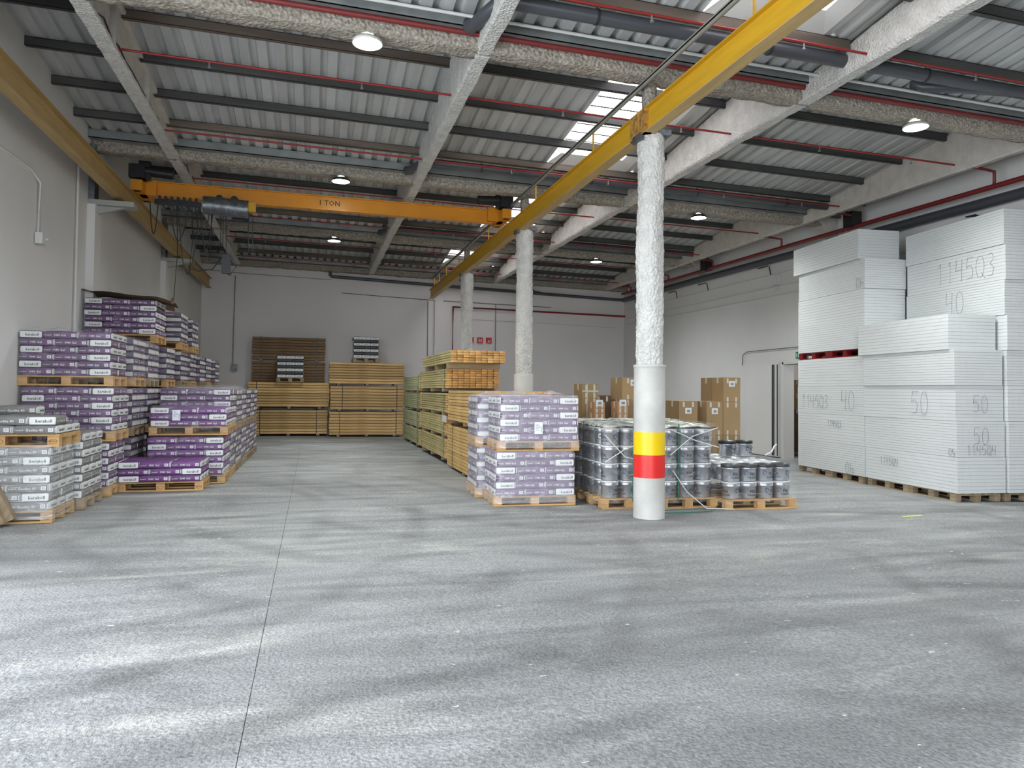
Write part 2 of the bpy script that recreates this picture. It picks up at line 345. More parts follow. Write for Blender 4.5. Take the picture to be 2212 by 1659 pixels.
# one ribbed sheet, 1 m wide with 4 trapezoid ribs, 5.6 m long, shared
pitch_ = .25
prof = []
for k in range(4):
    x = k*pitch_; prof += [(x, 0), (x+.13, 0), (x+.155, .055), (x+.22, .055), (x+.245, 0)]
prof.append((1.0, 0)); prof += []
SL = 5.88
def sheet_mesh(L, nm='roof_sheet', m=ROOF):
    mb = MB(); n = len(prof); vs = []
    for y in (0, L):
        for x, z in prof: vs.append((x, y, z-.112*y-KR*x))
    mb.add(vs, [(i, i+1, n+i+1, n+i) for i in range(n-1)])
    mb.add([(v[0], v[1], v[2]+.004) for v in vs], [(n+i, n+i+1, i+1, i) for i in range(n-1)])
    return mb.mesh(nm, [m])
SHEET = sheet_mesh(SL); SHORT_A = sheet_mesh(.95); SHORT_B = sheet_mesh(1.11)
SKX0, SKX1 = 4.4, 6.4
for b in range(0, 5):
    y0 = BEAMS[b]+.16+.0
    bb = b-1
    y0 = BEAMS[b]+.05
    x = XS0
    while x < XS1:
        z0 = zs(x, y0, bb)
        # skylight gap over one and a half sheets between the middle rafters
        if abs(x-4.4) < .3 or abs(x-5.4) < .3:
            put('roof_sheet', SHORT_A, ce, (x, y0, z0)); put('roof_sheet', SHORT_B, ce, (x, y0+SL-1.11, z0-.112*(SL-1.11)))
        else: put('roof_sheet', SHEET, ce, (x, y0, z0))
        x += 1.0
    # riser that closes the tooth above each beam
    if b:
        m_ = MB(); yy = BEAMS[b]+.04
        m_.add([(XS0, yy, 5.975-KR*XS0), (XS1, yy, 5.975-KR*XS1), (XS1, yy, zs(XS1, yy, bb)+.1), (XS0, yy, zs(XS0, yy, bb)+.1)], [(0, 1, 2, 3)])
        put('riser_panel', m_.mesh('riser_panel', [ROOF]), ce)
    # purlins between rafters
    spans = [(XL(10), RAFT[0]-.05), (RAFT[0]+.05, RAFT[1]-.1), (RAFT[1]+.1, RAFT[2]-.1), (RAFT[2]+.1, RAFT[3]-.08), (RAFT[3]+.08, XR)]
    for k in range(5):
        yp = BEAMS[b]+.78+1.02*k
        for si, (xa, xb) in enumerate(spans):
            if b == 1 and si == 0 and k == 0 and False: continue
            m_ = MB(); za = zs(xa, yp, bb)-.004; zb = zs(xb, yp, bb)-.004
            # C section: web and two lips
            for (u0, u1, w0, w1) in ((-.035, -.028, -.13, 0), (-.035, .035, -.13, -.123), (-.035, .035, -.007, 0), (.028, .035, -.13, -.105)):
                m_.add([(xa, yp+u0, za+w0), (xa, yp+u1, za+w0), (xa, yp+u1, za+w1), (xa, yp+u0, za+w1), (xb, yp+u0, zb+w0), (xb, yp+u1, zb+w0), (xb, yp+u1, zb+w1), (xb, yp+u0, zb+w1)],
                       [(0, 3, 2, 1), (4, 5, 6, 7), (0, 1, 5, 4), (1, 2, 6, 5), (2, 3, 7, 6), (3, 0, 4, 7)])
            put('purlin', m_.mesh('purlin', [PURLR if ((k in (1, 4) and si == 1) or (k == 4 and si == 2)) else PURL]), ce)
    # rafters: level underside, top follows the sheets
    ya, yb = BEAMS[b]+.02, BEAMS[b+1]-.05
    for ri, xr in enumerate(RAFT):
        zb_ = 5.80-KR*xr; hw = .10 if ri != 3 else .07
        nseg = 80; mb2 = MB()
        if ri == 0:
            # I section: web plus sprayed flanges
            for (x0, x1, zlo, zhi, mi) in ((xr-.10, xr+.10, 'b', .05, 0), (xr-.03, xr+.03, 'b', 't', 1), (xr-.10, xr+.10, 't-', 't', 1)):
                vs = []
                for i in range(nseg+1):
                    y = ya+(yb-ya)*i/nseg; t = zs(xr, y, bb)-.05; lo = zb_ if zlo == 'b' else t-.05; hi = t if zhi == 't' else zb_+.05
                    if hi < lo: hi = lo+.01
                    n1 = noise.noise(Vector((y*6, ri*3, 0)))*.012; n2 = noise.noise(Vector((y*6, ri*3+9, 4)))*.012
                    vs += [(x0+n1, y, lo+n2), (x1+n2, y, lo+n1), (x1+n1, y, hi), (x0+n2, y, hi)]
                mb2.add(vs, [(4*i+j, 4*i+(j+1) % 4, 4*i+4+(j+1) % 4, 4*i+4+j) for i in range(nseg) for j in range(4)]+[(3, 2, 1, 0)], mi, False)
            for y in (ya+1.3, ya+3.2): mb2.box(xr-.10, y-.012, zb_+.04, xr+.10, y+.012, zs(xr, y, bb)-.06, 1)
            # electric cable loops clipped along the web
            mb2.tube([(xr+.05, ya+.6+i*.35, zb_+.10+.12*abs(sin(i*1.7))*(1-i/15)) for i in range(13)], .010, 5, 2)
        else:
            vs = []
            for i in range(nseg+1):
                y = ya+(yb-ya)*i/nseg; t = zs(xr, y, bb)-.05
                for dx, z in ((-hw, zb_+.02), (-hw*.8, zb_-.01), (hw*.8, zb_-.01), (hw, zb_+.02), (hw, t), (-hw, t)):
                    q = Vector((xr+dx, y, z)); dn = noise.noise_vector(q*9)*.010 + noise.noise_vector(q*2)*.012; vs.append((q.x+dn.x, y, q.z+(dn.z if z < t-.01 else 0)))
            mb2.add(vs, [(6*i+j, 6*i+(j+1) % 6, 6*i+6+(j+1) % 6, 6*i+6+j) for i in range(nseg) for j in range(6)]+[tuple(reversed(range(6)))], 1 if ri == 3 else 0, False)
        put('rafter', mb2.mesh('rafter', [SPRAYW, SMOOTHS, DARKM]), ce)
    # skylight: backlit panel with mullion bars and a white curb at the low end
    sx0, sx1 = (4.4, 6.4)
    ysa, ysb = y0+.95, y0+SL-1.11
    m_ = MB()
    x1 = 6.10
    f_ = MB()
    for dz in (0, .06): f_.add([(xx, yy, zs(xx, yy, bb)+dz+(.03 if k_ in (2, 3) else 0)) for yy in (ysa-.05, ysb+.05) for k_, xx in enumerate((6.08, 6.2, 6.23, 6.33, 6.36, 6.45))], [(i, i+1, i+7, i+6) for i in range(5)])
    put('roof_sheet', f_.mesh('roof_sheet', [ROOF]), ce)
    m_.add([(sx0, ysa, zs(sx0, ysa, bb)+.10), (x1, ysa, zs(x1, ysa, bb)+.10), (x1, ysb, zs(x1, ysb, bb)+.10), (sx0, ysb, zs(sx0, ysb, bb)+.10)], [(0, 1, 2, 3)])
    sk = tag(put('skylight', m_.mesh('skylight', [SKYL]), ce), None)
    m_ = MB(); ycr = [ysa+.06+(ysb-ysa-.95)*i/9 for i in range(10)]
    for y in ycr: m_.add([(sx0, y-.024, zs(sx0, y, bb)+.07), (sx0, y+.024, zs(sx0, y, bb)+.07), (x1, y+.024, zs(x1, y, bb)+.07), (x1, y-.024, zs(x1, y, bb)+.07)], [(0, 1, 2, 3)])
    put('glazing_bar', m_.mesh('glazing_bar', [DARKM]), sk)
    m_ = MB()                                                          # splayed white kerb
    yk0, yk1 = ysb-.62, ysb
    def Z(x, y, dz): return (x, y, zs(x, y, bb)+dz)
    m_.add([Z(sx0, yk1, -.01), Z(x1, yk1, -.01), Z(x1-.2, yk1-.28, .09), Z(sx0+.2, yk1-.28, .09)], [(0, 1, 2, 3)])
    m_.add([Z(x1, ysa, -.01), Z(x1, yk1, -.01), Z(x1-.2, yk1-.28, .09), Z(x1-.2, ysa, .09)], [(0, 1, 2, 3)])
    m_.add([Z(sx0, ysa, -.01), Z(sx0, yk1, -.01), Z(sx0+.05, yk1-.28, .09), Z(sx0+.05, ysa, .09)], [(3, 2, 1, 0)])
    put('skylight_kerb', m_.mesh('skylight_kerb', [WHITEP]), sk)
    # gutter at the low end of the bay, sprinkler branch pipes, rain pipe
    yb_ = BEAMS[b+1]; 
    m_ = MB()
    for (u0, u1, w0, w1) in ((-.30, .045, 5.97, 5.985), (-.30, -.285, 5.97, 6.11), (.03, .045, 5.97, 6.16), (-.32, -.28, 6.10, 6.115)):
        xa, xb = XL(yb_), XR
        m_.add([(xa, yb_+u0, w0-KR*xa), (xa, yb_+u1, w0-KR*xa), (xa, yb_+u1, w1-KR*xa), (xa, yb_+u0, w1-KR*xa), (xb, yb_+u0, w0-KR*xb), (xb, yb_+u1, w0-KR*xb), (xb, yb_+u1, w1-KR*xb), (xb, yb_+u0, w1-KR*xb)],
               [(0, 3, 2, 1), (4, 5, 6, 7), (0, 1, 5, 4), (1, 2, 6, 5), (2, 3, 7, 6), (3, 0, 4, 7)])
    put('gutter', m_.mesh('gutter', [ZINC]), ce)
    # main cross beam, sprayed
    bm_ = roughbox(XL(yb_)-.1, yb_-.14, 5.80, XR, yb_+.14, 6.03, .075, .022, 0, 7, KR)
    put('beam', bm_.mesh('beam', [SPRAY]), ce)

m_ = MB(); m_.add([(XS0, 26.31, 5.98-KR*XS0), (XS1, 26.31, 5.98-KR*XS1), (XS1, 26.31, 6.5-KR*XS1), (XS0, 26.31, 6.5-KR*XS0), (XS0, 26.55, 5.98-KR*XS0), (XS1, 26.55, 5.98-KR*XS1), (XS1, 26.55, 6.5-KR*XS1), (XS0, 26.55, 6.5-KR*XS0)], [(0, 1, 2, 3), (0, 4, 5, 1), (3, 2, 6, 7), (4, 7, 6, 5)])
put('light_leak_panel', m_.mesh('light_leak_panel', [ROOF]), ce)  # added panel that blocks sky light leaking in at the far roof end
# sprinkler pipes (each run a thing)
def pipe(name, label, cat, path, r, m, n=8, group=None, fit=None, clamps=None):
    mb = MB(); mb.tube(path, r, n)
    o = put(name, mb.mesh(name, [m])); tag(o, label, cat, group)
    if fit:
        for p in fit: 
            k = MB(); k.tube([p, (p[0], p[1], p[2]-.07)], .011, 6); k.tube([(p[0], p[1], p[2]-.07), (p[0], p[1], p[2]-.085)], .022, 8); put('sprinkler_head', k.mesh('sprinkler_head', [ZINC]), o)
    if clamps:
        for p in clamps:
            k = MB(); k.tube([(p[0]-.015, p[1], p[2]), (p[0]+.015, p[1], p[2])], r+.008, n); k.tube([p, (p[0], p[1], p[2]+.28)], .006, 5); put('hanger', k.mesh('hanger', [DARKM]), o)
    return o
names = {0: 'nearest bay', 1: 'second bay', 2: 'third bay', 3: 'fourth bay', 4: 'last bay by far wall'}
for b in range(0, 5):
    yb0 = BEAMS[b]
    for q, (dy, z) in enumerate(((1.62, 5.93), (4.55, 5.90))):
        x0, x1 = -2.75, 11.35
        y = yb0+dy; P = lambda x: (x, y, z-KR*x)
        pipe('sprinkler_pipe', f"thin red sprinkler branch pipe across the {names[b]}, {'high-side' if q == 0 else 'gutter-side'} run", 'pipe',
             [P(x0), P(2), P(6.5), P(x1)], .016 if b else .022, RED, 6, 'red sprinkler branch pipes', fit=[P(x) for x in (-1.4, .6, 3.6, 5.6, 8.2, 10.1)])
pipe('red_main_pipe', 'bright red sprinkler pipe lying along the nearest sprayed beam', 'pipe', [(-3.9, 8.40, 5.95+.06), (2, 8.40, 5.915), (11.8, 8.40, 5.745)], .034, REDM)
pipe('cable_conduit', 'pale cable conduit clipped above the nearest gutter', 'conduit', [(-3.9, 8.12, 6.07), (2, 8.12, 5.97), (11.6, 8.12, 5.80)], .02, WHITEP, clamps=None)
for bi, (yb0, nm) in enumerate(((2.7, 'in front of the nearest beam'), (8.6, 'before the second beam'), (14.5, 'before the third beam'), (20.4, 'before the far wall'))):
    y = yb0+4.95; z = 5.99; r = .085 if bi == 0 else .075
    xa, xb = (2.15, 11.6) if bi < 3 else (.54, 3)
    if bi == 3: continue
    g = y+.72
    path = [(1.72, g, z+.02), (1.75, g-.08, z-.05), (1.95, y+.05, z-.04), (2.15, y, z-.036), (6.5, y, z-KR*6.5), (xb, y, z-KR*xb)]
    pipe('rain_pipe', f'dark grey plastic rain pipe hung {nm}', 'pipe', path, r, PVC, 14, 'dark rain pipes', clamps=[(x, y, z-KR*x) for x in (3.1, 5.4, 7.8, 10.)])
m_ = MB(); m_.tube([(9.6, 7.55, 5.80), (8.6, 7.75, 5.83), (8.15, 8.02, 5.9), (8.1, 8.15, 6.0)], .075, 12)
tag(put('rain_pipe_branch', m_.mesh('rain_pipe_branch', [PVC])), 'dark plastic branch pipe curving up to the nearest gutter, right side', 'pipe')
# pipes on the walls
pipe('wall_drain_pipe', 'long dark grey drain pipe along the top of the far wall', 'pipe', [(.54, 26.36, 6.0), (.54, 26.36, 5.68), (.62, 26.36, 5.62), (6, 26.36, 5.44), (11.6, 26.36, 5.27), (11.86, 26.2, 5.25)], .06, PVC, 10)
m_ = MB(); m_.tube([(8.0, 26.3, 5.62), (8.0, 26.3, 5.5), (8.2, 26.33, 5.40), (8.5, 26.36, 5.37)], .06, 10); tag(put('drain_branch', m_.mesh('drain_branch', [PVC])), 'short dark drain bend joining the far wall pipe', 'pipe')
pipe('wall_drain_pipe', 'thick dark grey drain pipe along the top of the right wall', 'pipe', [(11.86, 26.2, 5.25), (11.86, 16, 5.19), (11.86, 9, 5.13), (11.86, 2, 5.1)], .10, PVC, 12, clamps=None)
pipe('red_wall_main', 'thick dark red sprinkler main along the right wall', 'pipe', [(11.6, 25.8, 5.42), (11.6, 15.6, 5.36), (11.6, 9, 5.31), (11.6, 2, 5.27)], .045, REDM, 10)
for y in (9.9, 13.3, 15.9, 19.2, 22.0, 25):
    m_ = MB(); m_.tube([(11.1, y, 5.62), (11.6, y, 5.58), (11.6, y, 5.36)], .028, 8)
    tag(put('riser_branch', m_.mesh('riser_branch', [REDM])), f"short dark red branch pipe off the right wall main, {('nearest', 'second nearest', 'third nearest', 'third from the far corner', 'next to the far corner one', 'at the far corner')[(9.9, 13.3, 15.9, 19.2, 22.0, 25).index(y)]}", 'pipe', 'red branches off the right wall main')
pipe('hydrant_pipe', 'red hydrant pipe turning down the far wall behind the timber', 'pipe', [(12.0, 26.40, 4.62), (5.02, 26.40, 4.72), (5.02, 26.40, 2.2)], .038, RED, 8)
for i, x in enumerate((5.72, 6.08, 6.42)):
    t = thing('fire_sign', f"small square red fire sign on the far wall, {('leftmost', 'middle', 'rightmost')[i]} of three", 'sign', (x, 26.47, 3.50), 0, 'red fire signs')
    m_ = MB(); m_.box(-.11, -.02, -.11, .11, 0, .11); put('sign_plate', m_.mesh('sign_plate', [SIGNR]), t)
    m_ = MB()
    if i == 0: m_.box(-.07, -.024, -.06, -.045, -.021, .06); m_.box(-.02, -.024, -.06, .06, -.021, -.03); m_.box(0, -.024, -.03, .03, -.021, .06)
    elif i == 1:
        for k in range(3): m_.box(-.06, -.024, -.07+k*.05, -.01, -.021, -.04+k*.05)
        m_.box(.02, -.024, -.07, .06, -.021, .05)
    else: m_.prism([(-.03, -.05), (.03, -.05), (0, .03)], 'y', -.024, -.021); m_.box(.04, -.024, -.07, .06, -.021, .05); m_.box(-.06, -.024, -.07, .06, -.021, -.055)
    put('pictogram', m_.mesh('pictogram', [LABEL]), t)
pipe('cable_conduit', 'thin pale conduit across the far wall ending in a small round box', 'conduit', [(.95, 26.47, 5.06), (4.1, 26.47, 4.95), (8.9, 26.47, 4.86)], .013, GREYM, 6)
pipe('cable_conduit', 'thin conduit low across the right half of the far wall', 'conduit', [(5.6, 26.47, 4.30), (9, 26.47, 4.22), (11.9, 26.47, 4.14)], .013, WHITEP, 6)
pipe('cable_conduit', 'thin vertical conduit on the far wall by the runway end', 'conduit', [(4.08, 26.47, 4.9), (4.10, 26.47, 1.2)], .013, GREYM, 6)
pipe('cable_conduit', 'thin vertical conduit on the far wall right of the red signs', 'conduit', [(6.68, 26.47, 4.9), (6.68, 26.47, 1.2)], .013, GREYM, 6)
pipe('wall_wire', 'thin wire across the top of the far wall from the left', 'wire', [(-3.7, 26.45, 5.66), (-2.6, 26.45, 5.60), (.6, 26.45, 5.52)], .009, GREYM, 5)
t = thing('wall_socket', 'small grey socket box at the foot of the long conduit, far left', 'socket', (-2.62, 26.44, 2.3))
m_ = MB(); m_.box(-.09, -.06, -.12, .09, .05, .12); put('box', m_.mesh('box', [GREYM]), t)
m_ = MB(); m_.tube([(-.05, .02, .1), (-.05, .02, 1.1), (-.02, .02, 3.2)], .016, 6); put('conduit', m_.mesh('conduit', [GREYM]), t)
for n_, y in enumerate((14.08,)):
    pipe('cable_conduit', 'white conduit running down the left wall beside the first pilaster', 'conduit', [(XL(y)+.03, y-.45, 5.9), (XL(y)+.03, y-.45, .2)], .02, WHITEP, 8)
# detector box on the left wall
xw = XL(11)
pipe('cable_conduit', 'white bent conduit high on the left wall above the grey sacks', 'conduit', [(XL(8.5)+.03, 8.8, 4.68), (XL(10)+.03, 11.7, 4.72), (XL(12)+.03, 12.0, 4.6), (XL(12)+.03, 12.0, 3.85)], .022, WHITEP, 8)
t = thing('wall_alarm_box', 'small white alarm box under the bent conduit on the left wall', 'box', (XL(12)+.05, 12.0, 3.78))
m_ = MB(); m_.box(-.04, -.09, -.09, .06, .09, .07); put('housing', m_.mesh('housing', [WHITEP]), t); m_ = MB(); m_.lathe([(.0, 0), (.035, .002), (.035, .03), (0, .032)], 10, (.06, .08, -.02)); put('lens', m_.mesh('lens', [WHITEP]), t)
for i, (z0, z1) in enumerate(((4.83, 4.82), (4.50, 4.45), (4.28, 4.2))):
    pipe('cable_conduit', f"thin white conduit along the right wall, {('top', 'middle', 'bottom')[i]} of three", 'conduit', [(11.97, 26.3, z0), (11.97, 9, z1)], .014, WHITEP, 6, 'conduits on the right wall')
t = thing('wall_alarm_box', 'small pale box on the conduits of the right wall left of the foam', 'box', (11.94, 16.6, 4.62)); m_ = MB(); m_.box(-.05, -.13, -.12, .05, .13, .12); m_.box(-.04, -.07, -.26, .04, .07, -.17); put('housing', m_.mesh('housing', [WHITEP]), t)
for i, y in enumerate((22.3, 20.3, 17.1, 25.)):
    m_ = MB(); m_.tube([(11.86, y-.25, 5.06), (11.86, y+.2, 5.06)], .016, 5); m_.tube([(11.9, y-.25, 5.06), (11.95, y-.25, 4.82)], .014, 5)
    tag(put('pipe_bracket', m_.mesh('pipe_bracket', [DARKM])), f"black hooked bracket under the dark pipe on the right wall, {('second from the far corner', 'third from the far corner', 'nearest to the foam', 'closest to the far corner')[i]}", 'bracket', 'brackets on the right wall')
for i, y in enumerate((13.4, 19.6)):
    t = thing('floodlight', ('black floodlight high above the tall foam stack', 'black floodlight high on the right wall, farther one')[i], 'light', (11.65, y, 5.52), 0)
    m_ = MB(); m_.box(-.16, -.14, -.16, .1, .14, .16); put('housing', m_.mesh('housing', [BLACK]), t)
    m_ = MB(); m_.tube([(0, 0, .1), (-.5, -.1, .2)], .02, 6); m_.tube([(-.1, -.1, -.1), (-.14, -.1, -.2)], .03, 6); put('arm', m_.mesh('arm', [DARKM]), t)
t = thing('exit_sign', 'small green exit sign above the door behind the foam', 'sign', (11.93, 15.55, 2.58)); m_ = MB(); m_.box(-.02, -.2, -.09, .02, .2, .09); put('plate', m_.mesh('plate', [SIGNG]), t)
m_ = MB()
for k in range(5): m_.box(-.024, .14-k*.07, -.05, -.021, .17-k*.07, .05)
put('lettering', m_.mesh('lettering', [INKW]), t)
m_ = MB()
for k in range(4):
    m_.tube([(11.93, 10.6+.06*k, 5.0), (11.9, 10.3-.1*k, 4.86), (11.92, 9.9-.25*k, 4.78), (11.9, 9.4-.4*k, 4.70)], .012, 5)
tag(put('loose_cables', m_.mesh('loose_cables', [DARKM])), 'thin loose cables on the right wall above the foam', 'cable')

# ---------------------------------------------------------------- columns
def column(y, label, bands=False):
    t = thing('column', label, 'column', (4.28, y, fz(4.28)))
    r0, r1 = .205, .185; zt = 5.0-fz(4.28)
    mb = MB(); zsplit = 2.0
    if bands:
        segs = [(0, .53, 0), (.53, .83, 2), (.83, 1.12, 1), (1.12, zsplit, 0)]
        m_ = MB(); m_.lathe([(r0, 0), (r0, zsplit-.06), (r0+.001, zsplit-.04), (r0+.010, zsplit-.03), (r0+.010, zsplit-.005), (r0-.02, zsplit)], 48); put('concrete_casing', m_.mesh('concrete_casing', [CONC]), t)
        m_ = MB(); m_.lathe([(r0+.002, .53), (r0+.002, .825)], 48); put('red_band', m_.mesh('red_band', [BANDR]), t)
        m_ = MB(); m_.lathe([(r0+.002, .825), (r0+.002, 1.12)], 48); put('yellow_band', m_.mesh('yellow_band', [BANDY]), t)
    else:
        m_ = MB(); m_.lathe([(0, 0), (r0, 0), (r0, zsplit-.02), (r0-.02, zsplit)], 32); put('concrete_casing', m_.mesh('concrete_casing', [CONC]), t)
    # sprayed shaft
    m_ = MB(); n = 60; rows = 170; vs = []
    for i in range(rows+1):
        z = zsplit-.01+(zt-zsplit+.01)*i/rows
        for k in range(n):
            a = 2*pi*k/n; q = Vector((cos(a)*3.2, sin(a)*3.2, z*7+y)); r = r1-.012+noise.noise(q*1.6)*.014+noise.noise(q*3.7)*.012+noise.noise(Vector((cos(a), sin(a), z*1.1+y)))*.026
            vs.append((r*cos(a), r*sin(a), z))
    m_.add(vs, [(i*n+k, i*n+(k+1) % n, (i+1)*n+(k+1) % n, (i+1)*n+k) for i in range(rows) for k in range(n)]+[tuple(range(rows*n, rows*n+n))], 0, True)
    put('sprayed_shaft', m_.mesh('sprayed_shaft', [SPRAYW]), t)
    m_ = roughbox(-.06, .0, zt, .08, .16, 5.76-fz(4.28), .05, .014); put('upper_stub', m_.mesh('upper_stub', [SPRAY]), t)
    m_ = MB(); m_.box(-.21, -.12, zt-.10, -.16, .12, zt-.0); m_.box(.04, -.16, zt-.02, .22, .16, zt+.055); put('bearing_plate', m_.mesh('bearing_plate', [GREYM]), t)
column(8.63, 'near round column with yellow and red bands on its smooth base', True)
column(14.5, 'middle sprayed round column behind the wrapped purple pallets')
column(20.4, 'farthest sprayed round column, rising behind the timber packs')

# ---------------------------------------------------------------- crane
def ibeam(mb, p0, p1, w_, h, tf, tw, axis, mi=0, mi2=0):
    """I section along axis between p0 and p1 (centre of bottom)"""
    (x0, y0, z0), (x1, y1, z1) = p0, p1
    for (u0, u1, v0, v1, mm) in ((-w_/2, w_/2, 0, tf, mi2), (-tw/2, tw/2, tf, h-tf, mi), (-w_/2, w_/2, h-tf, h, mi)):
        if axis == 'y': vs = [(x0+u0, y0, z0+v0), (x0+u1, y0, z0+v0), (x0+u1, y0, z0+v1), (x0+u0, y0, z0+v1), (x1+u0, y1, z1+v0), (x1+u1, y1, z1+v0), (x1+u1, y1, z1+v1), (x1+u0, y1, z1+v1)]
        else: vs = [(x0, y0+u0, z0+v0), (x0, y0+u1, z0+v0), (x0, y0+u1, z0+v1), (x0, y0+u0, z0+v1), (x1, y1+u0, z1+v0), (x1, y1+u1, z1+v0), (x1, y1+u1, z1+v1), (x1, y1+u0, z1+v1)]
        mb.add(vs, [(0, 3, 2, 1), (4, 5, 6, 7), (0, 1, 5, 4), (1, 2, 6, 5), (2, 3, 7, 6), (3, 0, 4, 7)], mm)
for side, x, mm, mlow, lab in ((0, -3.46, YELDUL, YELDUL, 'dusty yellow crane runway beam on corbels along the left wall'), (1, 4.17, YELLOW, YELDUL, 'bright yellow crane runway beam resting on the round columns')):
    t = thing('crane_runway', lab, 'beam', (x, 0, 4.99+(.02 if side == 0 else -.02)), 0, 'crane runway beams')
    m_ = MB(); ibeam(m_, (0, YF+.1, 0), (0, 26.3, 0), .16, .33, .015, .05 if side else .02, 'y', 0, 1); put('beam', m_.mesh('beam', [mm, mlow]), t)
    m_ = MB(); m_.box(-.022, YF+.1, .33, .022, 26.2, .365); put('rail', m_.mesh('rail', [RUSTY]), t)
    if side:
        m_ = MB(); m_.box(-.082, 8.42, 0.0, .03, 8.86, .332); put('rust_stained_splice', m_.mesh('rust_stained_splice', [RUSTY]), t)
# power rail carried above the right runway
t = thing('power_rail', 'pale metal power rail on thin posts above the yellow runway', 'rail', (4.14, 0, 0))
m_ = MB(); m_.box(-.035, YF+.1, 5.64, .035, 25.8, 5.68); m_.box(-.035, YF+.1, 5.60, -.025, 25.8, 5.66); put('rail', m_.mesh('rail', [mat('pale_rail_metal', (.36, .35, .30), .5, .3)]), t)
for y in (3.6, 6.1, 10.32, 13.3, 17.2, 20.9, 23.0, 24.4, 25.4):
    m_ = MB(); m_.box(-.012, y-.012, 5.32, .012, y+.012, 5.62); put('post', m_.mesh('post', [YELLOW]), t)
# bridge
YBR = 15.5; ZBR = 5.345
t = thing('bridge_crane', 'orange bridge crane girder with black end drives and a grey hoist', 'crane', (0, YBR, 0))
m_ = MB(); ibeam(m_, (-3.05, 0, ZBR+.02), (3.8, 0, ZBR-.02), .17, .30, .02, .08, 'x'); put('girder', m_.mesh('girder', [ORANGE]), t)
m_ = MB(); add_text(m_, '1 TON', .15, lambda u, v: (.28+u, -.0405, ZBR+.15+v), 0); put('lettering', m_.mesh('lettering', [INK]), t)
for sx, nm in ((-3.3, 'l'), (4.02, 'r')):
    m_ = MB(); m_.box(sx-.10, -.5, 5.36, sx+.10, .5, 5.56); m_.box(min(sx, sx*.92)-.02, -.14, 5.36, max(sx, sx*.92)+.02, .14, 5.66); ec = put('end_carriage', m_.mesh('end_carriage', [ORANGE]), t)
    for y in (-.4, .4):
        k = MB(); k.tube([(sx-.05, y, 5.44), (sx+.05, y, 5.44)], .095, 14); put('wheel', k.mesh('wheel', [DARKM]), ec)
    m_ = MB(); d_ = 1 if sx < 0 else -1
    m_.tube([(sx+d_*.0, -.35, 5.78), (sx+d_*.62, -.35, 5.74)], .10, 12); m_.box(sx-.14, -.5, 5.60, sx+.14, -.2, 5.86); m_.box(sx+d_*.12-.1, -.42, 5.6, sx+d_*.12+.1, -.3, 5.95)
    put('drive_motor', m_.mesh('drive_motor', [BLACK]), t)
h = put('hoist', None, t, (-1.72, -.02, 0))
m_ = MB(); m_.tube([(-.42, -.22, 5.22), (-.38, -.22, 5.22), (.36, -.22, 5.19), (.42, -.22, 5.19)], .18, 14); put('hoist_body', m_.mesh('hoist_body', [GREYM]), h)
m_ = MB()
for x in (-.14, .14): m_.tube([(x, -.15, 5.40), (x, -.06, 5.40)], .07, 12)
m_.box(-.3, -.14, 5.22, .3, -.02, 5.3); m_.tube([(.1, -.1, 5.10), (.42, -.1, 5.08)], .10, 12); put('trolley', m_.mesh('trolley', [BLACK]), h)
m_ = MB(); m_.box(.40, -.3, 5.14, .56, -.16, 5.32); put('hook_block', m_.mesh('hook_block', [YELLOW]), h)
m_ = MB()
for x in (-.1, -.06, .42, .50): m_.tube([(x, -.2, 5.1), (x+.01, -.2, 4.35)], .006, 4)
put('wire_rope', m_.mesh('wire_rope', [DARKM]), h)
# festoon cable track with sagging loops, pendant
m_ = MB(); m_.box(-3.0, -.30, 5.16, -2.18, -.24, 5.26)
for i in range(7): m_.box(-2.95+i*.11, -.31, 5.20, -2.91+i*.11, -.23, 5.33)
put('festoon_track', m_.mesh('festoon_track', [BLACK]), t)
m_ = MB()
for i, (x0, x1, s_) in enumerate(((-2.9, -2.72, .12), (-2.72, -2.5, .18), (-2.55, -2.42, .12), (-2.42, -2.18, .2), (-2.75, -2.4, .75), (-2.3, -2.0, .6), (-3.1, -2.95, .65), (-2.6, -2.2, 1.4), (-2.2, -1.95, .9))):
    m_.tube([(x0+(x1-x0)*k/10, -.27, 5.22-s_*(1-(2*k/10-1)**2)) for k in range(11)], .010, 5)
for x, z in ((-2.62, 3.3), (-2.35, 3.9), (-2.0, 4.1)): m_.tube([(x, -.27, 5.2), (x+.03, -.26, (5.2+z)/2), (x-.02, -.27, z)], .009, 5)
put('hanging_cables', m_.mesh('hanging_cables', [DARKM]), t)
m_ = MB(); m_.box(-1.78, -.3, 3.88, -1.62, -.2, 4.26); m_.tube([(-1.7, -.25, 4.26), (-1.72, -.25, 5.1)], .010, 5); m_.tube([(-1.78, -.25, 4.2), (-1.95, -.25, 3.95), (-2.2, -.25, 3.9), (-2.4, -.25, 3.98)], .012, 5); m_.tube([(-1.62, -.25, 4.25), (-1.5, -.25, 4.05), (-1.62, -.25, 3.85), (-1.72, -.25, 3.9)], .010, 5)
put('control_pendant', m_.mesh('control_pendant', [DARKM]), t)

